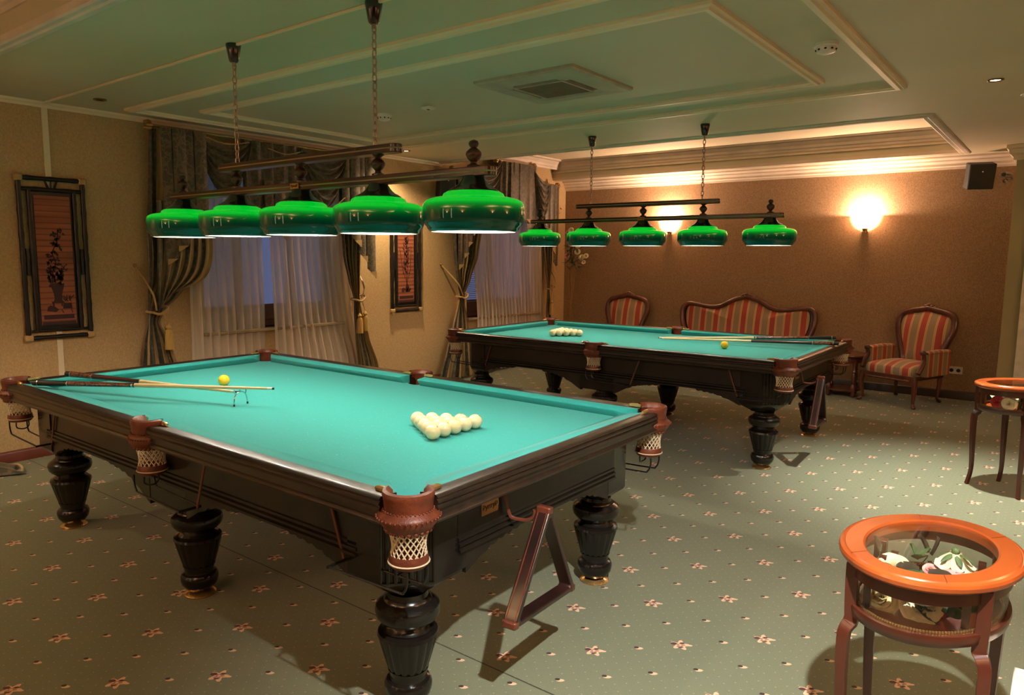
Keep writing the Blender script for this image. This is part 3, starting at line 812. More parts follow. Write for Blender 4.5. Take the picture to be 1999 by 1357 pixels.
# ------------------------------------------------------------------ hanging billiard lamps
def build_lamp():
    T = thing('billiard_lamp', '', 'pendant lamp')     # origin on the ceiling, z down
    zb = -(HC-1.952); zu = -(HC-2.088)
    def bar(half, z):
        wd = .034; b = MB(); n = 8
        pts = [(half*s+s*wd*math.cos(a), wd*math.sin(a)) for s, a in [(1, -PI/2+PI*k/n) for k in range(n+1)]]
        pts += [(-half-wd*math.cos(-PI/2+PI*k/n), -wd*math.sin(-PI/2+PI*k/n)) for k in range(n+1)]
        o = b.prism(pts, z-.020, z+.020).build('bar', M['lampwood'], T, bevel=.004)
        MB().tube([(p[0]*1.0+(.001 if p[0] > 0 else -.001), p[1]*1.03, z) for p in pts], .0038, 6, True).build('brass_band', M['bronze'], o)
        return o
    lb = bar(1.235, zb); ub = bar(.69, zu)
    pl = MB().box(-.035, .035, -.043, -.039, zb-.014, zb+.014).build('plate', M['goldcarve'], lb, bevel=.002)
    text_mesh('РуптуР', .016, M['blackmetal'], pl, (0, -.0435, zb), (PI/2, 0, 0))
    post = [(0, 0), (.030, 0), (.030, .008), (.016, .014), (.013, .022), (.024, .034), (.033, .048), (.034, .056), (.026, .070), (.013, .080), (.016, .086), (.028, .094), (.028, .098), (0, .098)]
    xs = [-1.156, -.578, 0, .578, 1.156]
    for i in (1, 2, 3): MB().lathe(post, 24, (xs[i], 0, zb+.020)).build('turned_post', M['lampwood'], T)
    fin = [(0, 0), (.030, 0), (.028, .008), (.014, .016), (.013, .022), (.026, .034), (.034, .050), (.032, .062), (.020, .074), (.012, .080), (.018, .086), (.022, .096), (.018, .106), (.006, .112), (0, .114)]
    for i in (0, 4): MB().lathe(fin, 24, (xs[i], 0, zb+.020)).build('finial', M['lampwood'], T)
    base = 1.705-HC
    for x in xs:
        outer = [(.178, 0), (.188, .004), (.193, .012), (.196, .020), (.204, .028), (.211, .040), (.214, .052), (.214, .100), (.211, .115), (.203, .126), (.188, .134), (.165, .140), (.136, .143), (.131, .147), (.126, .158), (.112, .166), (.095, .170)]
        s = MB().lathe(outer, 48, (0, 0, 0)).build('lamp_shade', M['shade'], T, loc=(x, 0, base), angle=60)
        inner = [(.178, 0), (.172, .003), (.186, .024), (.205, .052), (.205, .098), (.196, .120), (.150, .134), (.10, .155), (.03, .162), (0, .162)]
        MB().lathe(inner, 48).build('white_lining', M['opal'], s)
        MB().sphere((0, 0, .105), .028, 14, 10, (1, 1, 1.2)).build('bulb', M['bulb'], s)
        capp = [(.106, .164), (.107, .171), (.096, .178), (.080, .186), (.066, .197), (.055, .210), (.047, .222), (.044, .232)]
        MB().lathe(capp+[(0, .236)], 32).build('cap', M['blackglossy'], s)
        add_light('shade_light', 'POINT', (0, 0, .072), LAMP_P, CREAM, s, radius=.03)
    for sx in (-1, 1):
        x = sx*.562
        MB().lathe([(0, 0), (.040, 0), (.041, -.008), (.026, -.088), (.020, -.095), (0, -.098)], 24, (x, 0, 0)).build('ceiling_cone', M['blackglossy'], T)
        top = -.098; bot = zu+.016; n = 15; pit = (top-bot)/n; ch = MB()
        for k in range(n):
            zc = top-(k+.5)*pit; pts = []
            for a in range(16):
                t = 2*PI*a/16; u = .0115*math.cos(t); v = (pit*.62)*math.sin(t)*(1 if abs(math.sin(t)) < .98 else 1)
                pts.append((x+(u if k % 2 else 0), (0 if k % 2 else u), zc+v))
            ch.tube(pts, .0034, 6, True)
        ch.tube([(x, 0, top+.01), (x, 0, top-.02)], .008, 8)
        ch.build('chain', M['bronze'], T)
    return T
LM1 = build_lamp(); LM1.location = (-3.15, 2.397, HC); LM1['label'] = 'five-shade green glass billiard lamp hanging by chains over the near table'
LM2 = copy_tree(LM1); LM2.location = (-3.15, 6.239, HC); LM2['category'] = 'pendant lamp'
for ch in list(LM2.children_recursive):
    if ch.type == 'LIGHT': ch.data = ch.data.copy(); ch.data.energy *= .62
LM2['label'] = 'five-shade green glass billiard lamp hanging over the far table, before the wall sconces'

# ------------------------------------------------------------------ ceiling fittings
ac = thing('ceiling_air_conditioner', 'square cassette air conditioner with brown grille set in the ceiling', 'air conditioner', (-2.82, 4.23, HC))
b = MB(); hw = .385
b.sweep([(0, 0), (0, -.016), (.012, -.026), (.140, -.036), (.150, -.032), (.150, 0)], [(-hw, -hw), (hw, -hw), (hw, hw), (-hw, hw)]); b.build('frame', M['acframe'], ac, angle=25)
MB().box(-.24, .24, -.24, .24, -.010, 0).build('dark_backing', M['blackhole'], ac)
g = MB().box(-.185, .185, -.185, .185, -.036, -.012)
for k in range(24): g.box(-.165, .165, -.168+k*.0146, -.168+k*.0146+.007, -.039, -.036)
g.build('grille', pm('brown_grille', (.23, .15, .09), .5), ac, smooth=False)
MB().sweep([(0, -.014), (0, -.040), (.016, -.040), (.016, -.014)], [(-.195, -.195), (.195, -.195), (.195, .195), (-.195, .195)]).build('grille_border', M['acframe'], ac, angle=25)
for a in range(4):
    f = MB().prism([(-.237, -.237), (-.170, -.237), (-.170, -.196), (-.196, -.196), (-.196, -.170), (-.237, -.170)], -.034, -.012); f.xf(Matrix.Rotation(a*PI/2, 4, 'Z')); f.build('corner_piece', M['acframe'], ac, smooth=False)
def smoke(loc, label, s=1):
    t = thing('smoke_detector', label, 'smoke detector', loc)
    MB().lathe([(0, 0), (.062*s, 0), (.062*s, -.014), (.056*s, -.020), (.052*s, -.020), (.048*s, -.044), (.030*s, -.052), (0, -.052)], 28).build('housing', M['white'], t)
    v = MB()
    for k in range(9):
        a = 2*PI*k/9; v.sphere((.0495*s*math.cos(a), .0495*s*math.sin(a), -.034), .007*s, 8, 5, (1, 1, .7))
    v.build('vents', M['blackhole'], t)
smoke((-1.13, 4.312, HC), 'white smoke detector on the ceiling right of the air conditioner')
smoke((-4.513, 4.28, HC), 'white smoke detector on the ceiling just behind the near lamp chain')
sn = thing('ceiling_sensor', 'small square white sensor on the ceiling left of the air conditioner', 'sensor', (-4.008, 4.267, HC)); MB().box(-.045, .045, -.035, .035, -.022, 0).build('housing', M['white'], sn, bevel=.006); MB().lathe([(0, -.026), (.012, -.026), (.014, -.02)], 12).build('lens', M['blackglossy'], sn)
for x, lab in ((-3.9, 'small detector inside the far ceiling recess, above the left lamp chain'), (-2.15, 'small detector inside the far ceiling recess, right of the lamp chains')):
    t = thing('recess_detector', lab, 'sensor', (x, 7.9, 3.02)); MB().lathe([(0, 0), (.04, 0), (.04, -.012), (.022, -.022), (.02, -.03), (0, -.03)], 20).build('housing', M['goldcarve'], t)
    MB().lathe([(0, -.03), (.010, -.031), (.012, -.036), (0, -.040)], 12).build('nozzle', M['brass'], t)
def down(loc, label, power, on=True, vis=True, spot=2.2, col=CREAM, tilt=(0, 0)):
    t = thing('downlight', label, 'ceiling light', loc)
    MB().lathe([(.030, -.001), (.045, -.001), (.048, -.006), (.040, -.010), (.030, -.006)], 28).build('trim_ring', M['goldcarve'], t)
    MB().lathe([(0, -.003), (.030, -.003)], 24).build('lamp_face', M['bulb'] if on else M['blackhole'], t)
    if on: add_light('spot', 'SPOT', (0, 0, -.03), power, col, t, radius=.03, rot=(tilt[0], tilt[1], 0), spot=spot, blend=1)
down((-.48, 5.794, HC), 'lit ceiling downlight at the right, above the far glass display table', SPOT_P*4.2, spot=1.22, col=(1, .96, .84))
down((-5.856, 5.878, HC), 'lit ceiling downlight near the window wall, between the two curtains', SPOT_P*.9, spot=2.4, col=WARM)
down((-5.812, 2.613, HC), 'unlit dark ceiling downlight above the large bamboo picture', 0, False)
down((0, 1.05, HC), 'ceiling downlight above the viewer', SPOT_P*4.3, spot=1.5, col=(1, .98, .90), tilt=(math.radians(25), math.radians(9)))
down((-5.8, .2, HC), 'added fill downlight by the window wall, behind the viewer', SPOT_P*1.1, spot=1.9, col=WARM)  # unseen downlight added to wash the left wall
pd = thing('pale_ceiling_disc', 'pale round ceiling speaker at the right edge of the ceiling', 'ceiling speaker', (-.26, 6.45, HC)); MB().lathe([(0, -.012), (.09, -.012), (.105, -.006), (.11, 0)], 32).build('grille', M['white'], pd); MB().lathe([(.10, -.002), (.115, -.004), (.12, 0)], 32).build('rim', M['white'], pd)

# ------------------------------------------------------------------ wall lamps
def sconce(x, y, z, label, rz=0, power=SCONCE_P, up=False):
    T = thing('wall_sconce', label, 'wall lamp', (x, y, z), rz)
    pts = []
    bowl = [(.004, -.115), (.05, -.105), (.095, -.075), (.128, -.03), (.145, .02), (.150, .045)]
    MB().lathe(bowl, 24, (0, -.01, 0), PI, 2*PI).build('glass_bowl', M['sconce'], T)
    MB().lathe([(0, -.165), (.012, -.160), (.016, -.145), (.012, -.135), (.024, -.125), (.034, -.112), (0, -.105)], 16, (0, -.03, 0)).build('finial', M['goldcarve'], T)
    MB().box(-.03, .03, -.012, 0, -.10, .03).build('back_plate', M['goldcarve'], T, bevel=.004)
    MB().sphere((0, -.07, .0), .022, 12, 8, (1, 1, 1.4)).build('bulb', M['bulb'], T)
    if up: add_light('fill_uplight', 'SPOT', (0, -.16, .02), power, (1, .62, .36), T, radius=.06, rot=(PI-math.radians(12), 0, 0), spot=2.7, blend=.6)
    else: add_light('sconce_light', 'POINT', (0, -.07, .03), power, (1, .64, .41), T, radius=.03)
sconce(-1.995, YB, 2.07, 'glowing half-bowl wall sconce above the space between sofa and armchair')
sconce(-4.525, YB, 2.07, 'glowing half-bowl wall sconce seen behind the far green lamp shades')
FILL_UPL = 980  # power of the unseen uplighters added to brighten the ceiling
sconce(-.4, YN, 1.75, 'added fill uplighter on the wall behind the viewer, right one', PI, FILL_UPL, True)
sconce(-4.0, YN, 1.75, 'added fill uplighter on the wall behind the viewer, left one', PI, FILL_UPL, True)
sconce(XR, 1.6, 1.75, 'added fill uplighter on the right-hand wall, nearer one', -PI/2, FILL_UPL, True)
sconce(XR, 5.2, 1.75, 'added fill uplighter on the right-hand wall, farther one', -PI/2, FILL_UPL, True)
for x, lab in ((-2.9, 'tall slim lit panel added behind the viewer, nearer the middle'), (-5.2, 'tall slim lit panel added behind the viewer, near the windows')):
    t = thing('added_light_panel', lab, 'wall lamp', (x, YN, 1.42)); MB().box(-.10, .10, 0, .03, -1.15, 1.15).build('back_plate', M['bronze'], t, bevel=.004)  # stand-ins for the tall sources mirrored in the lamp shades, fixture invented
    MB().box(-.06, .06, .03, .07, -1.10, 1.10).build('lit_panel', pm('lit_panel', (1, .9, .7), .4, emis=(1, .85, .62), estr=7), t, bevel=.01)
# ------------------------------------------------------------------ speakers, camera, socket
def speaker(loc, rz, tilt, label, s=(.20, .17, .30)):
    T = thing('wall_speaker', label, 'speaker', loc, rz); T.rotation_euler = (tilt, 0, rz)
    MB().box(-s[0]/2, s[0]/2, -s[1]/2, s[1]/2, -s[2]/2, s[2]/2).build('cabinet', M['speaker'], T, bevel=.01)
    MB().box(-s[0]/2+.008, s[0]/2-.008, -s[1]/2-.006, -s[1]/2, -s[2]/2+.008, s[2]/2-.008).build('grille_cloth', M['speaker'], T, bevel=.004)
    MB().sphere((0, -s[1]/2-.007, s[2]*.2), .008, 10, 6, (1, .3, 1)).build('badge', M['chrome'], T)
    MB().tube([(0, s[1]/2-.005, .02), (0, s[1]/2+.06, .05)], .012, 8).build('bracket', M['blackmetal'], T)
speaker((-.86, 9.60, 2.50), math.radians(20), math.radians(14), 'black speaker tilted down high on the back wall beside the camera', (.25, .16, .27))
speaker((-6.10, 6.80, 2.46), math.radians(62), math.radians(10), 'black speaker high on the window wall, partly behind the near lamp bar')
cm = thing('security_camera', 'silver security camera high beside the olive column', 'security camera', (-.615, 9.66, 2.47))
MB().tube([(-.03, -.07, .03), (-.012, -.02, .03), (.02, .06, .035)], [.028, .030, .028], 14).build('barrel', M['silver'], cm); MB().tube([(-.034, -.082, .03), (-.03, -.07, .03)], [.018, .022], 12).build('lens', M['blackglossy'], cm)
MB().sphere((-.01, -.03, -.035), .026, 12, 8).build('swivel_joint', M['silver'], cm); MB().tube([(-.01, -.03, -.03), (.03, .06, -.02), (.03, .142, 0)], .012, 8).build('arm', M['silver'], cm)
ot = thing('wall_socket', 'white double power socket low on the back wall right of the armchair', 'socket', (-.95, YB, .335)); MB().box(-.075, .075, -.012, 0, -.042, .042).build('plate', M['white'], ot, bevel=.004)
for s in (-1, 1): MB().lathe([(0, 0), (.019, 0), (.021, .003)], 16).xf(Matrix.Translation((s*.034, -.0125, 0)) @ Matrix.Rotation(PI/2, 4, 'X')).build('outlet_hole', M['basedark'], ot)
wm = thing('wall_bracket', 'small dark fitting on the pale wall strip near the corner', 'bracket', (XW, 9.62, 2.32)); MB().box(0, .02, -.03, .03, -.06, .06).build('plate', M['tan'], wm, bevel=.004); MB().tube([(.02, 0, .02), (.05, 0, .0)], .008, 8).build('pin', M['goldcarve'], wm)

# ------------------------------------------------------------------ bamboo pictures
def picture(y0, y1, z0, z1, label, variant):
    T = thing('bamboo_picture', label, 'picture', (XW+.004, (y0+y1)/2, z0)); W_ = (y1-y0)/2; Hh = z1-z0; xb = .030
    def pole(a, b_, r=.014, nm='bamboo_pole'):
        A, B_ = Vector(a), Vector(b_); n = max(3, int((B_-A).length/.16)*4); rr = [r*(1.18 if i % 4 == 2 else 1) for i in range(n+1)]
        MB().tube([A.lerp(B_, i/n) for i in range(n+1)], rr, 10).build(nm, M['bamboo'], T)
    for s in (-1, 1):
        pole((xb, s*(W_-.018), 0), (xb, s*(W_-.018), Hh), .018); pole((xb, s*(W_-.085), .07), (xb, s*(W_-.085), Hh-.10), .016); pole((xb, s*(W_-.05), Hh*.40), (xb, s*(W_-.05), Hh*.56), .014)
    pole((xb, -W_, .022), (xb, W_, .022), .017); pole((xb, -W_, Hh-.022), (xb, W_, Hh-.022), .017); pole((xb, -W_+.03, .075), (xb, W_-.03, .075), .010); pole((xb, -W_+.02, Hh-.105), (xb, W_-.02, Hh-.105), .016)
    pole((xb, -.045, Hh-.03), (xb, -.02, Hh-.10), .008, 'strut'); pole((xb, 0, Hh-.03), (xb, 0, Hh-.10), .007, 'strut'); pole((xb, .045, Hh-.03), (xb, .02, Hh-.10), .008, 'strut')
    for s in (-1, 1):
        for z in (.022, Hh-.022): MB().box(.006, .054, s*(W_-.018)-.030, s*(W_-.018)+.030, z-.026, z+.026).build('cane_corner', M['tan'], T, bevel=.014)
    iw = W_-.105
    MB().box(.010, .020, -iw-.012, iw+.012, .085, Hh-.12).build('dark_mount', M['bamboo'], T)
    mat_ = MB().box(.020, .026, -iw+.012, iw-.012, .115, Hh-.15).build('reed_panel', M['reed'], T, smooth=False)
    ink = MB(); X0, X1 = .0265, .0275
    def P(poly): ink.prism([(p[0], p[1]) for p in poly], X0, X1, 'x')
    z0_ = .16
    P([(-iw+.03, z0_), (iw-.03, z0_), (iw-.03, z0_+.035), (-iw+.03, z0_+.035)]); P([(-iw+.015, z0_-.045), (iw-.015, z0_-.045), (iw-.02, z0_-.018), (-iw+.02, z0_-.018)])
    rnd = random.Random(variant)
    def leaf(cy, cz, a, l, wd): 
        dy, dz = math.cos(a), math.sin(a); P([(cy, cz), (cy+dy*l*.5-dz*wd, cz+dz*l*.5+dy*wd), (cy+dy*l, cz+dz*l), (cy+dy*l*.5+dz*wd, cz+dz*l*.5-dy*wd)])
    def stem(pts, wd=.003):
        for p, q_ in zip(pts, pts[1:]):
            d = (Vector(q_)-Vector(p)).normalized(); n = Vector((-d.y, d.x))*wd
            P([(p[0]-n.x, p[1]-n.y), (q_[0]-n.x, q_[1]-n.y), (q_[0]+n.x, q_[1]+n.y), (p[0]+n.x, p[1]+n.y)])
    if variant == 1:
        P([(-.052, .44), (.052, .44), (.046, .415), (.03, .36), (.026, .32), (.034, .30), (-.034, .30), (-.026, .32), (-.03, .36), (-.046, .415)])
        P([(-.05, .30), (.04, .30), (.045, .285), (.03, .285), (.03, .26), (.02, .26), (.02, .285), (-.03, .285), (-.03, .26), (-.04, .26), (-.045, .285)])
        P([(-.085, .225), (-.02, .215), (.0, .235), (-.03, .26), (-.06, .27), (-.08, .255)]); P([(.03, .24), (.10, .24), (.095, .285), (.035, .285)])
        stem([(.02, .235), (.035, .205)]); stem([(.09, .24), (.10, .205)])
        main = [(-.01, .44), (-.03, .52), (0, .60), (-.025, .68), (.015, .76), (.03, .86)]; stem(main, .004)
        for k in range(70):
            t = rnd.random(); i = min(4, int(t*5)); c_ = Vector(main[i]).lerp(Vector(main[i+1]), t*5-i); leaf(c_.x+rnd.uniform(-.04, .04), c_.y+rnd.uniform(-.02, .02), rnd.uniform(0, 6.3), rnd.uniform(.022, .044), .010)
        for k in range(24): leaf(rnd.uniform(-.055, .055), rnd.uniform(.44, .53), rnd.uniform(.3, 2.9), .042, .010)
        for k in range(14): leaf(rnd.uniform(.035, .10), .285+rnd.uniform(0, .04), rnd.uniform(.5, 2.6), .04, .004)
        for k in range(12): leaf(.05+rnd.uniform(-.02, .03), .55+rnd.uniform(-.03, .03), rnd.uniform(0, 6.3), .02, .006)
    else:
        P([(.0, .34), (.02, .34), (.045, .30), (.05, .27), (.04, .24), (-.01, .24), (-.02, .27), (-.01, .30)]); P([(-.08, .24), (-.035, .24), (-.03, .275), (-.05, .295), (-.075, .28)])
        for a0 in (1.1, 1.45, 1.75, 2.1): stem([(.01, .34), (.01+.14*math.cos(a0), .34+.2*math.sin(a0)), (.01+.2*math.cos(a0+.1), .34+.50*math.sin(a0))], .003)
        for k in range(80):
            z = rnd.uniform(.45, .88); leaf(.0+rnd.uniform(-.05, .05)*(1.2-z), z, rnd.choice((.7, 1.2, 1.9, 2.4))+rnd.uniform(-.2, .2), rnd.uniform(.03, .06), .006)
        for k in range(10): leaf(.01+rnd.uniform(-.03, .04), .24, rnd.uniform(.6, 2.5), .06, .006)
    ink.build('painted_plant', M['paintingink'], mat_, smooth=False)
picture(2.158, 2.650, .925, 2.190, 'large black bamboo framed picture of a potted plant, left of the curtains', 1)
picture(6.015, 6.515, .925, 2.190, 'bamboo framed picture of a tall reed plant hanging between the two curtained windows', 2)

# ------------------------------------------------------------------ curtains
def cloth_grid(tab, nf, amp, xp, nu, nz, wob=.0, taper=True, phase=0, sway=0):
    """tab rows (z, y_left, y_right) from the top down"""
    zt, zb_ = tab[0][0], tab[-1][0]; b = MB(); b.uv = []
    wmax = max(r[2]-r[1] for r in tab)
    def fn(u, v):
        z = lerp(zt, zb_, v); l, r = interp(tab, z); wd = r-l
        a = amp*(min(1, .35+.65*wd/wmax) if taper else 1)
        fold = math.sin(2*PI*nf*u+phase+wob*math.sin(z*3.1))+.35*math.sin(2*PI*nf*2.3*u+z*2+phase)
        return (xp+a*fold+.02*math.sin(z*2.2+u*3), l+wd*u+a*.35*math.cos(2*PI*nf*u+phase), z)
    b.grid(fn, nu, nz)
    for j in range(nz+1):
        for i in range(nu+1): b.uv.append((i/nu, j/nz))
    return b
def swag(y0, y1, zt, d0, d1, xp, nf=5, z1=None):
    b = MB()
    z1 = zt if z1 is None else z1
    def fn(u, v):
        s = (4*u*(1-u))**.8; z = lerp(zt, z1, u)-lerp(d0, d1, v)*s-.015*v
        return (xp+.015+(.055*s+.008)*(.3+math.sin(v*PI)*.7)+.022*math.sin(v*nf*2*PI)*(.3+.7*s), lerp(y0, y1, u)+.02*(.5-u)*v, z)
    return b.grid(fn, 28, 40)
def jabot(T, y0, y1, zt, zin, zout, xp, n=4, outer='right', ztr=None):
    """pleated tail; each pleat a slanted panel whose lower corner shows the gold lining"""
    b = MB(); ln = MB()
    for k in range(n):
        t = k/(n-1) if n > 1 else 0; a = lerp(y0, y1, k/n); c_ = lerp(y0, y1, (k+1.25)/n); c_ = min(c_, y1+.02)
        tt = t if outer == 'right' else 1-t; zb_ = lerp(zin, zout, tt); dz = (zin-zout)/n*.9
        zl, zr = (zb_+dz, zb_) if outer == 'right' else (zb_, zb_+dz)
        xo = xp+.012*(k % 2)+.004*k
        b.grid(lambda u, v: (xo+.014*math.sin(u*PI), lerp(a, c_, u), lerp(zt, lerp(zl, zr, u), v)), 8, 10)
        if outer == 'right': ln.prism([(c_-.10, zr+.035+dz*.35), (c_-.004, zr+.004), (c_-.004, zr+dz*.75)], xo+.016, xo+.019, 'x')
        else: ln.prism([(a+.10, zl+.035+dz*.35), (a+.004, zl+.004), (a+.004, zl+dz*.75)], xo+.016, xo+.019, 'x')
    j = b.build('valance_tail', M['damask'], T, angle=80); ln.build('gold_lining', M['gold'], j, smooth=False)
def tassel(T, x, y, z, s=1):
    c_ = MB().lathe([(0, .075), (.006, .07), (.010, .060), (.020, .052), (.026, .040), (.020, .028), (.014, .022), (.024, .016), (.030, 0), (.034, -.02), (.038, -.15), (.034, -.152), (0, -.15)], 28, (x, y, z), flute=.06, nfl=14)
    t = c_.build('tassel', M['tassel'], T); return t
def sheer_panel(T, tab, nf, xp=-6.215, amp=.022):
    cloth_grid(tab, nf, amp, xp, nf*10, 30, taper=False).build('sheer_panel', M['sheer'], T, angle=80, weld=False)
XP = -6.12
# first window
V = thing('window_valance', 'draped green-gold valance over the window by the large bamboo picture', 'valance', (0, 0, 0))
def rodpart(T, y0, y1, z, ends=(1, 1)):
    r = MB().tube([(XP-.005, y0, z), (XP-.005, y1, z)], .013, 12).build('curtain_rod', M['brass'], T)
    for yy, s, on in ((y0, -1, ends[0]), (y1, 1, ends[1])):
        if not on: continue
        f = MB()
        for k in range(6):
            a = 2*PI*k/6; f.sphere((XP-.005+.026*math.cos(a), yy+s*.035, z+.026*math.sin(a)), .022, 8, 6, (1, 1.4, 1))
        f.sphere((XP-.005, yy+s*.06, z), .016, 10, 8); f.sphere((XP-.005, yy+s*.01, z), .022, 10, 8, (1, .6, 1)); f.build('finial', M['goldcarve'], r)
    for yy in (y0+.06, y1-.06): MB().tube([(XW, yy, z+.0), (XP, yy, z)], .008, 8).build('wall_bracket', M['goldcarve'], r)
rodpart(V, 3.16, 5.62, 2.664)
jabot(V, 3.20, 3.58, 2.655, 1.84, 1.50, XP+.055, 4, 'left')
cloth_grid([(2.655, 3.98, 4.66), (2.2, 4.0, 4.64), (1.93, 4.06, 4.58)], 5, .018, XP+.020, 50, 16).build('centre_panel', M['damask'], V, angle=80)
jabot(V, 4.20, 4.40, 2.30, 1.92, 1.74, XP+.050, 2, 'right')
swag(3.52, 4.08, 2.655, .10, .52, XP+.020).build('swag', M['damask'], V, angle=80)
swag(4.60, 5.22, 2.655, .06, .56, XP+.020).build('swag', M['damask'], V, angle=80)
jabot(V, 5.16, 5.58, 2.655, 1.85, 1.34, XP+.030, 4, 'right')
MB().tube(bez([(XP+.05, 3.56, 2.64), (XP+.06, 3.80, 2.585), (XP+.05, 4.05, 2.63)], 8), .006, 6).build('gold_edging', M['gold'], V)
MB().tube(bez([(XP+.05, 4.25, 2.60), (XP+.06, 4.45, 2.565), (XP+.05, 4.66, 2.62)], 8), .006, 6).build('gold_edging', M['gold'], V)
MB().tube(bez([(XP+.05, 4.66, 2.55), (XP+.085, 4.90, 2.09), (XP+.05, 5.18, 2.2)], 8), .005, 6).build('gold_edging', M['gold'], V)
def drape_thing(tab, label, nf, knot, hook, tassels, side):
    T = thing('tied_curtain', label, 'curtain')
    cloth_grid(tab, nf, .030, XP-.035, nf*14, 80, wob=.8).build('drape', M['drape'], T, angle=80, weld=False)
    ky, kz = knot
    tb = MB().tube(bez([(XW+.01, hook[0], hook[1]), (XP+.02, lerp(hook[0], ky, .5), lerp(hook[1], kz, .55)), (XP+.02, ky-.02*side, kz+.03)], 8), .009, 8)
    tb.tube(bez([(XP+.03, ky-.05, kz+.015), (XP+.045, ky, kz), (XP+.03, ky+.07, kz+.04), (XP-.05, ky+.09, kz+.06), (XP-.08, ky, kz+.03), (XP-.05, ky-.07, kz+.02), (XP+.03, ky-.05, kz+.015)], 6), .011, 8)
    tb.build('tieback', M['gold'], T)
    hk = MB().sphere((XW+.015, hook[0], hook[1]), .016, 10, 8); hk.build('tieback_hook', M['goldcarve'], T)
    for (dy, z) in tassels:
        t = tassel(T, XP+.035, ky+dy, z)
        MB().tube([(XP+.035, ky+dy*.3, kz), (XP+.035, ky+dy, z+.075)], .004, 6).build('cord', M['tassel'], t)
    return T
d1 = drape_thing([(2.65, 3.14, 3.56), (2.2, 3.12, 3.62), (1.85, 3.10, 3.63), (1.6, 3.09, 3.60), (1.4, 3.08, 3.52), (1.24, 3.06, 3.36), (1.12, 3.05, 3.22), (1.02, 3.04, 3.17), (.8, 2.98, 3.26), (.5, 2.93, 3.34), (.2, 2.90, 3.38), (.03, 2.88, 3.40)],
    'tied-back striped green-gold curtain at the left side of the first window', 5, (3.13, 1.09), (3.03, 1.50), [(.07, .93)], 1)
bl = MB(); bl.uv = []   # billowing side of the tied curtain, swept back to the tie
def billow(u, v, w0=0):
    top, bot = 2.05, 1.10
    y = lerp(lerp(3.16, 3.62, u), lerp(3.12, 3.17, u), v**1.5)+.15*u*math.sin(PI*v)**1.2
    z = lerp(top, bot, v)-(.19*u*math.sin(PI*(.25+.75*v))-.19*u*math.sin(PI*.25))*(v > 0)-.10*u*math.sin(PI*v)**2
    return (XP+.010+.028*math.sin(u*2*PI*6)*(1-.3*v)+.035*math.sin(PI*u), y, z)
bl.grid(lambda u, v: billow(u*.86, v), 84, 40); bl.uv += [(i/84*1.2, j/40) for j in range(41) for i in range(85)]
bl.build('billowing_fold', M['drape'], d1, angle=80, weld=False)
MB().grid(lambda u, v: billow(.86+u*.14, v), 14, 40).build('gold_fold', M['gold'], d1, angle=80)
d2 = drape_thing([(2.65, 5.16, 5.56), (2.1, 5.18, 5.50), (1.6, 5.22, 5.47), (1.3, 5.28, 5.46), (1.12, 5.34, 5.45), (1.0, 5.34, 5.47), (.7, 5.34, 5.56), (.35, 5.36, 5.68), (.03, 5.36, 5.78)],
    'tied-back green-gold curtain with two tassels left of the smaller-looking bamboo picture', 4, (5.39, 1.10), (5.52, 1.42), [(-.02, .90), (.06, .92)], -1)
S1 = thing('sheer_curtain', 'long white sheer curtain parted over the first window', 'sheer curtain')
sheer_panel(S1, [(2.62, 3.50, 4.22), (1.7, 3.48, 4.23), (1.0, 3.46, 4.26), (.03, 3.44, 4.24)], 9)
sheer_panel(S1, [(2.62, 4.36, 5.30), (1.7, 4.34, 5.32), (1.0, 4.34, 5.42), (.4, 4.34, 5.58), (.03, 4.34, 5.66)], 12)
# second window
V2 = thing('window_valance', 'stepped green-gold valance under the ceiling recess at the second window', 'valance')
rodpart(V2, 7.86, 8.66, 2.868); rodpart(V2, 6.98, 7.72, 2.664, (1, 0)); rodpart(V2, 8.86, 9.28, 2.645, (0, 1))
jabot(V2, 7.02, 7.36, 2.655, 1.85, 1.42, XP+.030, 4, 'left')
swag(7.30, 7.90, 2.655, .05, .50, XP+.020, z1=2.84).build('swag', M['damask'], V2, angle=80)
cloth_grid([(2.862, 7.84, 8.66), (2.4, 7.85, 8.66), (2.1, 7.90, 8.66)], 6, .020, XP+.020, 60, 16).build('centre_panel', M['damask'], V2, angle=80)
jabot(V2, 8.10, 8.66, 2.86, 2.2, 1.9, XP+.045, 3, 'right')
swag(8.60, 9.02, 2.84, .05, .62, XP+.025, z1=2.63, nf=6).build('swag', M['damask'], V2, angle=80)
jabot(V2, 8.96, 9.28, 2.64, 1.9, 1.35, XP+.030, 3, 'right')
d3 = drape_thing([(2.655, 7.00, 7.62), (2.0, 7.02, 7.56), (1.6, 7.03, 7.50), (1.3, 7.06, 7.36), (1.1, 7.10, 7.24), (1.0, 7.08, 7.24), (.7, 6.97, 7.30), (.4, 6.84, 7.36), (.15, 6.74, 7.40), (.03, 6.70, 7.42)],
    'tied-back green-gold curtain flaring to the floor behind the far table corner', 6, (7.15, 1.06), (6.90, 1.49), [], 1)
d4 = drape_thing([(2.64, 8.96, 9.30), (1.9, 9.0, 9.27), (1.4, 9.08, 9.25), (1.1, 9.13, 9.22), (.8, 9.10, 9.24), (.4, 9.08, 9.28), (.03, 9.05, 9.32)],
    'narrow tied-back curtain with one tassel in the far corner by the tall flowers', 3, (9.17, 1.10), (9.36, 1.42), [(-.01, .88)], -1)
S2 = thing('sheer_curtain', 'pinkish sheer curtain over the second window behind the far table', 'sheer curtain')
sheer_panel(S2, [(2.60, 7.44, 9.06), (1.6, 7.46, 9.06), (.8, 7.52, 9.12), (.03, 7.56, 9.2)], 20)
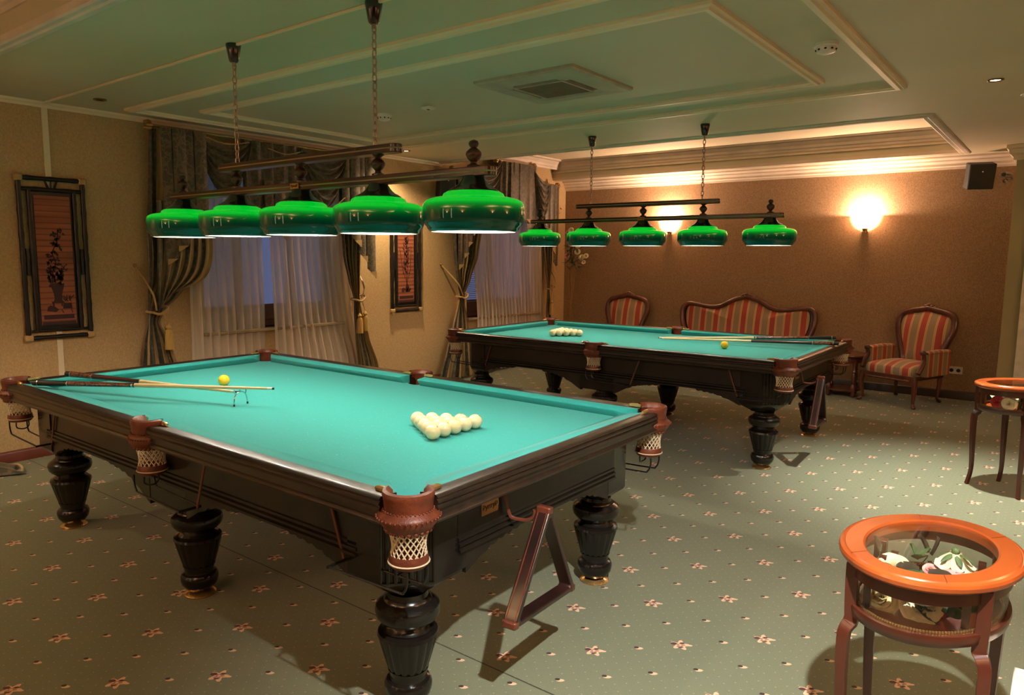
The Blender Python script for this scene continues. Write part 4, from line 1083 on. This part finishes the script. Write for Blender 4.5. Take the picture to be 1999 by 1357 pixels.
# curtain hem at the far left
d5 = thing('curtain_hem', 'end of a green-gold curtain lying on the carpet at the left edge', 'curtain', (-6.02, 1.85, 0))
MB().grid(lambda u, v: (.30*(u-.5)*(.6+.4*v)+.02*math.sin(v*9), .34*(v-.7)+.03*math.sin(u*7), .015+.13*math.sin(PI*min(max(u, .0), 1))**.8*(1-v)**.6+.012*math.sin(u*18)*(1-v)), 30, 20).build('folded_cloth', M['drape'], d5, angle=80)
MB().tube(bez([(-.11, .10, .02), (-.03, .12, .035), (.06, .115, .03), (.13, .09, .015)], 6), .009, 8).build('gold_edge', M['gold'], d5)

# ------------------------------------------------------------------ seating
def outline(w, h, crest, neck, n=10):
    """half-symmetric outline of a carved back, (x, z) closed, starting bottom left"""
    half = [(neck*w/2, 0), (neck*w/2+.008, h*.12), (w/2*.84, h*.42), (w/2*.985, h*.66), (w/2, h*.80), (w/2*.95, h*.91), (w/2*.80, h*.985), (w*.27, h*1.015+crest*.12), (w*.13, h+crest*.62), (0, h+crest)]
    p = bez([(a, b_, 0) for a, b_ in half], n); r = [(v.x, v.y) for v in p]
    return [(-x, z) for x, z in r][:-1]+[(x, z) for x, z in r[::-1]]
def camel(w, h, crest, n=8):
    half = [(w/2*.86, 0), (w/2*.90, h*.2), (w/2*.985, h*.55), (w/2, h*.82), (w/2*.95, h*.96), (w/2*.85, h*.985), (w*.30, h*.93), (w*.20, h*.95), (w*.09, h+crest*.62), (0, h+crest)]
    p = bez([(a, b_, 0) for a, b_ in half], n); r = [(v.x, v.y) for v in p]
    return [(-x, z) for x, z in r][:-1]+[(x, z) for x, z in r[::-1]]
def backrest(T, ol, z0, yb_, lean, fr=.037):
    H_ = max(z for x, z in ol)
    def P(x, z, o=0): return (x, yb_+lean*z/H_+o, z0+z)
    pts = [P(x, z) for x, z in ol]
    MB().tube(pts, fr, 12, sq=1).build('back_frame', M['mahogany'], T)
    cx, cz = 0, H_*.45; n = len(ol); k = 8; b = MB()
    def fn(u, v):
        i = int(round(u*n)) % n; x, z = ol[i]; x = lerp(cx, x, v*.93); z = lerp(cz, z, v*.94); z = max(z, .0)
        return P(x, z, -.055*(1-v**3)-.006)
    b.grid(fn, n, k, True); b.build('back_cushion', M['stripex'], T, angle=80)
    b = MB(); b.grid(lambda u, v: P(lerp(cx, ol[int(round(u*n)) % n][0], v), lerp(cz, ol[int(round(u*n)) % n][1], v), .028), n, 2, True); b.build('back_panel', M['mahogany'], T)
    # carved crest
    top = max(ol, key=lambda p: p[1]); c_ = MB()
    for i in range(-4, 5):
        j = min(range(n), key=lambda q_: abs(ol[q_][0]-i*.038)+(0 if ol[q_][1] > H_*.6 else 9)); x, z = ol[j]
        c_.sphere(P(x, z+.030-.004*abs(i), -.010), .036-.0036*abs(i), 10, 8, (1.05, .7, .8))
    c_.build('carved_crest', M['mahogany'], T)
def cab_leg(T, x, y, h, dx, dy, r=.026):
    p = bez([(x, y, h), (x+dx*.012, y+dy*.012, h*.72), (x+dx*.004, y+dy*.004, h*.40), (x-dx*.002, y-dy*.002, h*.16), (x+dx*.022, y+dy*.022, .018)], 6)
    n = len(p); rr = [lerp(r*1.25, r*.62, min(1, i/(n-1)*1.25)) if i < n-4 else r*.85 for i in range(n)]
    MB().tube(p, rr, 10).sphere((x+dx*.024, y+dy*.024, .018), .024, 10, 8, (1, 1, .75)).build('leg', M['mahogany'], T)
def seat(T, w, d, z, back):
    def se(u, v, zz): return zz
    b = MB()
    def fn(u, v):
        a = 2*PI*u; k = 5.0
        cx = math.copysign(abs(math.cos(a))**(2/k), math.cos(a)); cy = math.copysign(abs(math.sin(a))**(2/k), math.sin(a))
        if v < .5: f = v*2; zz = z+.055*(1-f**2.5)*1.0+.03
        else: f = 1+.03*math.sin((v-.5)*2*PI); zz = z+.03-.09*(v-.5)*2
        return (cx*w/2*f, -d/2+cy*d/2*f, zz)
    b.grid(fn, 48, 14, True).build('seat_cushion', M['stripex'], T, angle=80)
    r = MB(); n = 24
    r.box(-w/2, w/2, -d-.005, -d+.03, z-.105, z-.055).box(-w/2, -w/2+.03, -d, 0, z-.10, z-.055).box(w/2-.03, w/2, -d, 0, z-.10, z-.055).box(-w/2, w/2, -.03, 0, z-.10, z-.055)
    for i in range(-3, 4): r.sphere((i*w/9, -d-.004, z-.108), .026, 10, 6, (1.8, .4, .5))
    r.build('seat_rail', M['mahogany'], T, bevel=.006)
def armchair(label, loc, rz, w=.60, grp=None):
    T = thing('armchair', label, 'armchair', loc, rz, grp)
    d = .56; z = .40
    seat(T, w, d, z, 0)
    backrest(T, outline(.62, .575, .050, .62), .42, .03, .13)
    for s in (-1, 1):
        cab_leg(T, s*(w/2-.01), -d+.01, z-.06, s, -1); cab_leg(T, s*(w/2-.06), .02, z-.06, s*.3, 1.4, .022)
        a = MB(); xs_ = s*(w/2+.015)
        def fn(u, v, xs_=xs_):
            ang = PI*u; 
            return (xs_+.038*math.cos(ang)*(1), lerp(-d*.78, .02, v), .585+.030*math.sin(ang)+.02*math.sin(v*PI)*.5)
        a.grid(fn, 12, 10)
        a.box(xs_-.036, xs_+.036, -d*.78, .01, z-.06, .588).build('arm_cushion', M['stripey'], T, angle=60)
        p = bez([(xs_, -d+.02, z-.02), (xs_+s*.008, -d+.07, .46), (xs_, -d*.80, .52), (xs_, -d*.80-.012, .575), (xs_, -d*.80-.03, .600)], 5)
        MB().tube(p, [lerp(.026, .020, i/(len(p)-1)) for i in range(len(p))], 10).sphere((xs_, -d*.80-.025, .600), .033, 12, 8, (1, .7, 1)).build('arm_post', M['mahogany'], T)
    return T
armchair('red striped armchair with carved frame and both arms visible, beside the wall socket', (-1.29, 9.47, 0), math.radians(-21))
armchair('red striped armchair whose rounded back shows behind the far table, left of the sofa', (-5.03, 9.45, 0), math.radians(4), .60)
T = thing('sofa', 'red and olive striped camel-back sofa with carved frame behind the far table', 'sofa', (-3.31, 9.47, 0), 0)
seat(T, 1.55, .58, .40, 0); backrest(T, camel(1.74, .56, .11), .42, .03, .10, .034)
for s in (-1, 1):
    cab_leg(T, s*.76, -.56, .34, s, -1); cab_leg(T, s*.70, .02, .34, s*.3, 1.4, .022)
    a = MB(); xs_ = s*.80; a.grid(lambda u, v: (xs_+.04*math.cos(PI*u), lerp(-.46, .02, v), .59+.032*math.sin(PI*u)), 12, 8); a.box(xs_-.038, xs_+.038, -.46, .01, .34, .592).build('arm_cushion', M['stripey'], T, angle=60)
    MB().tube([(xs_, -.55, .36), (xs_+s*.01, -.52, .46), (xs_, -.475, .54), (xs_, -.49, .60)], [.028, .024, .022, .026], 10).sphere((xs_, -.49, .60), .034, 12, 8).build('arm_post', M['mahogany'], T)
cab_leg(T, 0, -.56, .34, 0, -1)
# small round side table
T = thing('side_table', 'small round dark side table between sofa and armchair', 'side table', (-2.02, 9.26, 0))
MB().lathe([(0, .50), (.25, .50), (.262, .494), (.265, .484), (.255, .476), (.24, .47), (0, .47)], 40).build('table_top', M['mahogany'], T)
MB().lathe([(.20, .47), (.205, .44), (.20, .40), (.19, .40), (.19, .47)], 40).build('apron', M['mahogany'], T)
tp = [(.016, 0), (.024, .01), (.028, .03), (.020, .05), (.026, .07), (.034, .10), (.030, .13), (.016, .15), (.020, .16), (.028, .21), (.024, .26), (.016, .28), (.024, .29), (.024, .30), (.017, .31), (.022, .36), (.024, .40), (.022, .42)]
for k in range(4):
    a = PI/4+k*PI/2+.15; MB().lathe(tp, 14, (.185*math.cos(a), .185*math.sin(a), 0)).build('leg', M['mahogany'], T)
MB().lathe([(0, .085), (.20, .085), (.205, .078), (.20, .068), (0, .068)], 32).build('shelf', M['mahogany'], T)

# tall flower arrangement in the corner
T = thing('flower_stand', 'tall slender stand with pale and red silk flowers in the far corner', 'flower arrangement', (-5.96, 9.50, 0))
st = MB()
for k in range(4):
    a = k*1.6+.3; st.tube(bez([(.05*math.cos(a), .05*math.sin(a), .01), (-.03*math.cos(a), -.03*math.sin(a), .55), (.035*math.cos(a), .035*math.sin(a), 1.1), (.05*math.cos(a), .05*math.sin(a), 1.55)], 6), .006, 6)
st.lathe([(0, 0), (.10, 0), (.10, .015), (.03, .03), (0, .03)], 24).build('stand', M['goldcarve'], T)
def petal_rose(mb, c_, r, nrm=(0, 0, 1), seed=0, openness=1.0, layers=5):
    rn = random.Random(seed); R = Vector((0, 0, 1)).rotation_difference(Vector(nrm).normalized()).to_matrix()
    for L in range(layers):
        f = L/max(1, layers-1); n = min(3+L, 6); phi = math.radians(lerp(10, 74*openness+6, f)); Lp = r*lerp(.72, 1.05, f)
        for k in range(n):
            a0 = 2*PI*k/n+L*.9+rn.uniform(-.2, .2); e = Vector((math.cos(a0), math.sin(a0), 0)); t = Vector((-e.y, e.x, 0)); ph = phi*rn.uniform(.88, 1.1)
            rad = [r*(.05+.10*f)]; ax = [0]; st = 7
            for q in range(st):
                v = (q+.5)/st; th = ph*(.25+.8*v)+max(0, v-.72)*3.4*math.radians(38)*(.25+f); rad.append(rad[-1]+math.sin(th)*Lp/st); ax.append(ax[-1]+math.cos(th)*Lp/st)
            hw = Lp*lerp(.50, .62, f); w1, w2 = rn.uniform(4, 7), rn.uniform(0, 6)
            def fn(u, v):
                uu = (u-.5)*2; i = min(int(v*st), st-1); g = v*st-i; ra = lerp(rad[i], rad[i+1], g); az = lerp(ax[i], ax[i+1], g)
                h = hw*math.sin(PI*(.10+.62*v)); wrap = lerp(.62, .22, f)*h*uu*uu
                edge = -.10*Lp*v*v*uu*uu+.022*Lp*v*v*math.sin(uu*w1+w2)
                return Vector(c_)+R @ (e*(ra-wrap)+t*(h*uu)+Vector((0, 0, az+edge)))
            mb.grid(fn, 8, st)
    return mb
fl = MB(); rn = random.Random(3)
def leafmesh(mb, p, d, l, wd, up=(0, 0, 1), curl=.25):
    p = Vector(p); d = Vector(d).normalized(); s = d.cross(Vector(up)).normalized(); n = s.cross(d)
    mb.grid(lambda u, v: p+d*l*v+s*wd*(u-.5)*2*math.sin(PI*min(1, v*.92+.05))**.8+n*(curl*l*(-v*v)+.25*wd*abs(u-.5)*2), 4, 8)
for (dx, dy, dz, mt, nm) in ((.04, -.05, 1.62, 'rosered', 'red_bloom'),):
    pass
def bloom(T, off, r, mt, nm, seed, nrm=(.2, -.8, .4)): petal_rose(MB(), off, r, nrm, seed, 1.0, 3).build(nm, M[mt], T, angle=80)
for i, (off, r, mt) in enumerate((((-.02, -.10, 1.60), .045, 'rosepink'), ((.14, -.06, 1.66), .05, 'rosecream'), ((.20, -.04, 1.58), .05, 'rosecream'), ((.27, -.03, 1.60), .045, 'rosecream'), ((.25, -.06, 1.51), .035, 'rosecream'), ((.02, -.06, 1.98), .05, 'rosecream'), ((.09, .0, 1.90), .04, 'rosewhite'), ((.12, -.02, 1.75), .045, 'rosecream'), ((-.05, -.05, 1.95), .035, 'rosepink'))):
    bloom(T, off, r, mt, 'bloom', i)
lf = MB()
for k in range(60): leafmesh(lf, (rn.uniform(-.08, .2), rn.uniform(-.09, .02), rn.uniform(1.42, 1.95)), (rn.uniform(-1, 1), rn.uniform(-1, .3), rn.uniform(-.8, .8)), rn.uniform(.06, .12), .018)
tag(lf.build('foliage', M['greenleaf'], T, angle=80), kind='stuff')
tw = MB()
for i in range(7): tw.tube(bez([(0, 0, 1.5), (rn.uniform(-.05, .1), rn.uniform(-.08, 0), 1.7), (rn.uniform(-.1, .26), rn.uniform(-.1, .0), rn.uniform(1.6, 1.98))], 5), .003, 5)
tw.build('twigs', M['leafbrown'], T)

# ------------------------------------------------------------------ oval glass display tables
AX = math.radians(80.2)
def ell(t, f, a=.318, b_=.234):
    u, v = a*f*math.cos(t), b_*f*math.sin(t); return (u*math.cos(AX)-v*math.sin(AX), u*math.sin(AX)+v*math.cos(AX))
def ell_sweep(prof, n=64):
    """prof: (f scale offset in metres outward, z) round the oval"""
    b = MB(); k = len(prof)
    def pt(i, j):
        t = 2*PI*i/n; o, z = prof[j]; a, c_ = .318+o, .234+o; u, v = a*math.cos(t), c_*math.sin(t)
        return (u*math.cos(AX)-v*math.sin(AX), u*math.sin(AX)+v*math.cos(AX), z)
    for i in range(n):
        for j in range(k): b.v.append(pt(i, j))
    for i in range(n):
        for j in range(k): a = i*k+j; c_ = i*k+(j+1) % k; d = ((i+1) % n)*k+j; e = ((i+1) % n)*k+(j+1) % k; b.f.append([a, d, e, c_])
    return b
def display_table(label, loc, rz=0):
    T = thing('display_table', label, 'table', loc, rz)
    h = .76
    rim = ell_sweep([(-.072, h-.004), (-.066, h), (-.018, h), (-.014, h-.004), (-.010, h-.002), (-.003, h-.005), (0, h-.013), (-.002, h-.024), (-.010, h-.032), (-.022, h-.036), (-.072, h-.036)]).build('table_rim', M['orangewood'], T, angle=30)
    se = MB()
    for t in (.55, 2.5, 3.7, 5.65):
        p0 = ell(t, 1); d = Vector((p0[0], p0[1])).normalized(); q0 = Vector((p0[0], p0[1]))-d*.068; q1 = Vector((p0[0], p0[1]))-d*.014
        se.tube([(q0.x, q0.y, h+.0002), (q1.x, q1.y, h+.0002)], .0008, 4)
    se.build('rim_joint', M['cherrydark'], rim)
    n = 64; g = MB(); pts = [ell(2*PI*i/n, (.318-.070)/.318, .318, .234*(.234-.070)/.234/((.318-.070)/.318)) for i in range(n)]
    g.prism(pts, h-.012, h-.007).build('glass_top', M['glass'], T)
    ell_sweep([(-.030, h-.036), (-.030, h-.075), (-.045, h-.075), (-.045, h-.036)]).build('upper_band', M['cherrydark'], T, angle=30)
    ell_sweep([(-.038, h-.075), (-.038, h-.160), (-.041, h-.160), (-.041, h-.075)]).build('glass_side', M['glass'], T, angle=30)
    lo = ell_sweep([(-.028, h-.160), (-.026, h-.168), (-.030, h-.190), (-.034, h-.195), (-.050, h-.195), (-.050, h-.160)]).build('lower_band', M['cherrydark'], T, angle=30)
    rp = MB(); 
    for i in range(160):
        t = 2*PI*i/160; a, c_ = .318-.050, .234-.050; u, v = a*math.cos(t), c_*math.sin(t); rp.sphere((u*math.cos(AX)-v*math.sin(AX), u*math.sin(AX)+v*math.cos(AX), h-.158), .0045, 6, 4)
    rp.build('rope_bead', M['goldcarve'], lo)
    a, c_ = .318-.045, .234-.045; fl_ = [(a*math.cos(2*PI*i/n)*math.cos(AX)-c_*math.sin(2*PI*i/n)*math.sin(AX), a*math.cos(2*PI*i/n)*math.sin(AX)+c_*math.sin(2*PI*i/n)*math.cos(AX)) for i in range(n)]
    MB().prism(fl_, h-.185, h-.172).build('display_floor', M['orangewood'], T)
    for (x, y) in ((-.167, -.188), (.153, -.160), (.162, .150), (-.139, .058)):
        d = Vector((x, y)).normalized()
        prof = [(h-.036, .002, .024), (h-.10, .002, .024), (h-.155, .000, .024), (h-.215, -.004, .026), (h-.235, .010, .024), (h-.275, .020, .022), (.30, .016, .019), (.12, .010, .015), (.02, .026, .015), (.0, .034, .016)]
        p = bez([(x+d.x*o, y+d.y*o, z) for z, o, r in prof], 3); rr = []
        for i in range(len(p)):
            k = min(int(i/3), len(prof)-2); rr.append(lerp(prof[k][2], prof[k+1][2], i/3-k))
        MB().tube(p, rr, 4).build('leg', M['cherrydark'], T, bevel=.003, angle=30)
        for s in (-1, 1):
            e = Vector((-d.y, d.x)); q = Vector((x, y))+e*s*.030-d*.026
            MB().box(-.010, .010, -.008, .008, h-.160, h-.075).build('post', M['cherrydark'], T, loc=(q.x, q.y, 0))
    return T
D1L, D2L = (-.26, 2.455, 0), (-.19, 6.18, 0)
display_table('oval cherry-wood display table with glass top full of roses, nearest right', D1L)
display_table('oval display table with red and white roses inside, farther back at the right edge', D2L, math.radians(-35))
def rose(mat, label, loc, r, nrm, seed, group=None, layers=5, sepal=True, openness=1.0):
    T = thing('silk_rose', label, 'flower', loc, 0, group)
    petal_rose(MB(), (0, 0, 0), r, nrm, seed, openness, layers).build('petals', M[mat], T, angle=80)
    n = Vector(nrm).normalized(); s = MB(); rn = random.Random(seed)
    t1 = n.orthogonal().normalized(); t2 = n.cross(t1)
    for k in range(5): a = k*2*PI/5; leafmesh(s, -n*.002, (t1*math.cos(a)+t2*math.sin(a))*1.0+n*.25, r*.8, r*.14, n, -.2)
    s.sphere(tuple(-n*r*.1), r*.18, 8, 6); s.build('sepals', M['leafpale'], T, angle=80)
    return T
def sprig(mat, label, loc, dirs, l=.055, wd=.020, group=None):
    T = thing('leaf_sprig', label, 'leaf sprig', loc, 0, group); b = MB(); st = MB()
    for k, d in enumerate(dirs): leafmesh(b, Vector(d).normalized()*.012, d, l*(1-.1*(k % 3)), wd, (0, 0, 1) if abs(Vector(d).normalized().z) < .85 else (1, 0, 0), .12)
    b.build('leaves', M[mat], T, angle=80)
    st.tube([(0, 0, 0), tuple(-Vector(dirs[0]).normalized()*.03+Vector((0, 0, .008)))], .0016, 5).build('stem', M['leafpale'], T)
ZF = .76-.172
def at(base, x, y, z): return (base[0]+x, base[1]+y, ZF+z)
B = D1L
rose('rosecream', 'large cream rose seen through the glass top, left side of the near display table', at(B, -.100, .030, .040), .062, (.3, -.6, .7), 11)
rose('rosewhite', 'white rose turned upside down showing its green sepals in the near display table', at(B, .055, .105, .125), .066, (0, .1, -1), 12, layers=3, openness=.75)
rose('rosepink', 'pink and white rose under the upturned white rose in the near display table', at(B, .060, .045, .040), .050, (.1, -.6, .8), 13, openness=1.15)
rose('rosepink', 'small lilac-pink bloom between the dark leaves in the near display table', at(B, -.005, .080, .060), .022, (0, -.5, .8), 19, layers=3)
rose('rosecream', 'pale yellow rose at the front left of the near display table', at(B, -.098, -.120, .022), .060, (-.1, -1, .45), 14, openness=1.1)
rose('rosewhite', 'large white rose at the front centre behind the curved glass of the near display table', at(B, .000, -.125, .022), .058, (.15, -1, .55), 15, openness=1.1)
rose('rosered', 'bright red rose behind the front white rose in the near display table', at(B, .035, -.070, .030), .050, (.3, -1, .5), 16)
rose('roseorange', 'orange-red rose at the far left inside the near display table', at(B, -.160, -.075, .030), .038, (-.5, -.8, .5), 17)
sprig('leafbrown', 'dark dried rose leaves standing upright among the near table roses', at(B, -.020, .130, .085), [(.35, .1, .9), (-.3, .2, .7), (.1, -.2, -.8)], .062, .040)
sprig('leafbrown', 'dark leaf lying against the large cream rose in the near display table', at(B, -.135, .000, .100), [(-.1, -.2, -.8), (-.2, .1, .7)], .055, .034)
sprig('leafbrown', 'brown leaves lying between cream and pink roses in the near display table', at(B, -.015, .020, .075), [(.9, -.3, .1), (-.8, -.3, .1)], .070, .038)
sprig('greenleaf', 'glossy green leaves curving under the front white rose in the near display table', at(B, -.020, -.165, .040), [(.8, .0, -.35), (.9, .1, .3), (-.5, .2, .4)], .065, .036)
sprig('greenleaf', 'broad dark leaves at the front right of the near display table', at(B, .050, -.150, .028), [(.3, 0, .9), (.95, .2, .1), (-.6, -.05, .2)], .055, .042)
sprig('greenleaf', 'dark green leaves above the pale yellow rose in the near display table', at(B, -.070, -.070, .085), [(.9, .05, .1), (-.9, .1, .1), (.5, -.2, -.3)], .070, .034)
sprig('leafpale', 'pale green leaves beside the right front leg of the near display table', at(B, .105, -.105, .025), [(.1, 0, .9), (.6, .3, .4), (-.6, -.1, .6)], .055, .032)
sprig('leafpale', 'small green and white filler sprig near the red rose in the near display table', at(B, .075, -.085, .050), [(.2, -.2, .8), (.9, 0, .4), (-.5, -.1, .5), (.6, 0, -.4)], .035, .010)
sprig('leafpale', 'pale green leaves behind the cream rose in the near display table', at(B, -.045, .090, .075), [(.5, .1, .8), (-.3, .1, .9), (.2, -.3, .4)], .050, .026)
B = D2L
rose('rosered', 'deep red rose at the left inside the far display table', at(B, -.120, -.185, .045), .050, (-.1, -1, .3), 21)
rose('rosewhite', 'white rose beside the deep red rose inside the far display table', at(B, -.060, -.200, .045), .050, (0, -1, .3), 22)
rose('rosewhite', 'white rose at the right edge of the picture inside the far display table', at(B, .035, -.17, .045), .048, (0, -1, .3), 23)
rose('rosecream', 'cream blooms at the back left inside the far display table', at(B, -.130, -.10, .080), .05, (-.2, -.8, .6), 24)
rose('rosewhite', 'upper white rose above the green leaves inside the far display table', at(B, -.02, -.12, .090), .050, (0, -.8, .5), 25)
rose('roseorange', 'orange-red bloom between the upper roses of the far display table', at(B, -.075, -.11, .100), .030, (0, -.8, .5), 26)
rose('rosered', 'small red bloom at the upper right inside the far display table', at(B, .04, -.10, .105), .030, (0, -.8, .5), 27)
sprig('greenleaf', 'grey-green leaves between the white roses of the far display table', at(B, -.015, -.205, .060), [(.2, -.1, .9), (-.7, -.1, .5), (.8, -.1, .2), (0, -.1, -.8)], .045, .028)

# white carved stand at the lower right edge
T = thing('white_pedestal', 'white stepped pedestal with a carved brown ornament at the bottom right corner', 'pedestal', (.048, 2.62, 0))
MB().box(-.10, .25, -.12, .12, 0, .20).build('plinth', M['whitepaint'], T, bevel=.006); MB().box(-.07, .25, -.10, .12, .20, .31).build('upper_block', M['whitepaint'], T, bevel=.006)
MB().box(-.085, .25, -.115, .12, .31, .322).build('ledge', M['whitepaint'], T, bevel=.003)
MB().lathe([(.02, .0), (.05, .01), (.06, .03), (.045, .05), (.03, .06), (.05, .08), (.04, .11), (.055, .13), (.03, .15), (0, .155)], 20, (-.02, -.175, .0)).build('ornament', M['brownstone'], T)
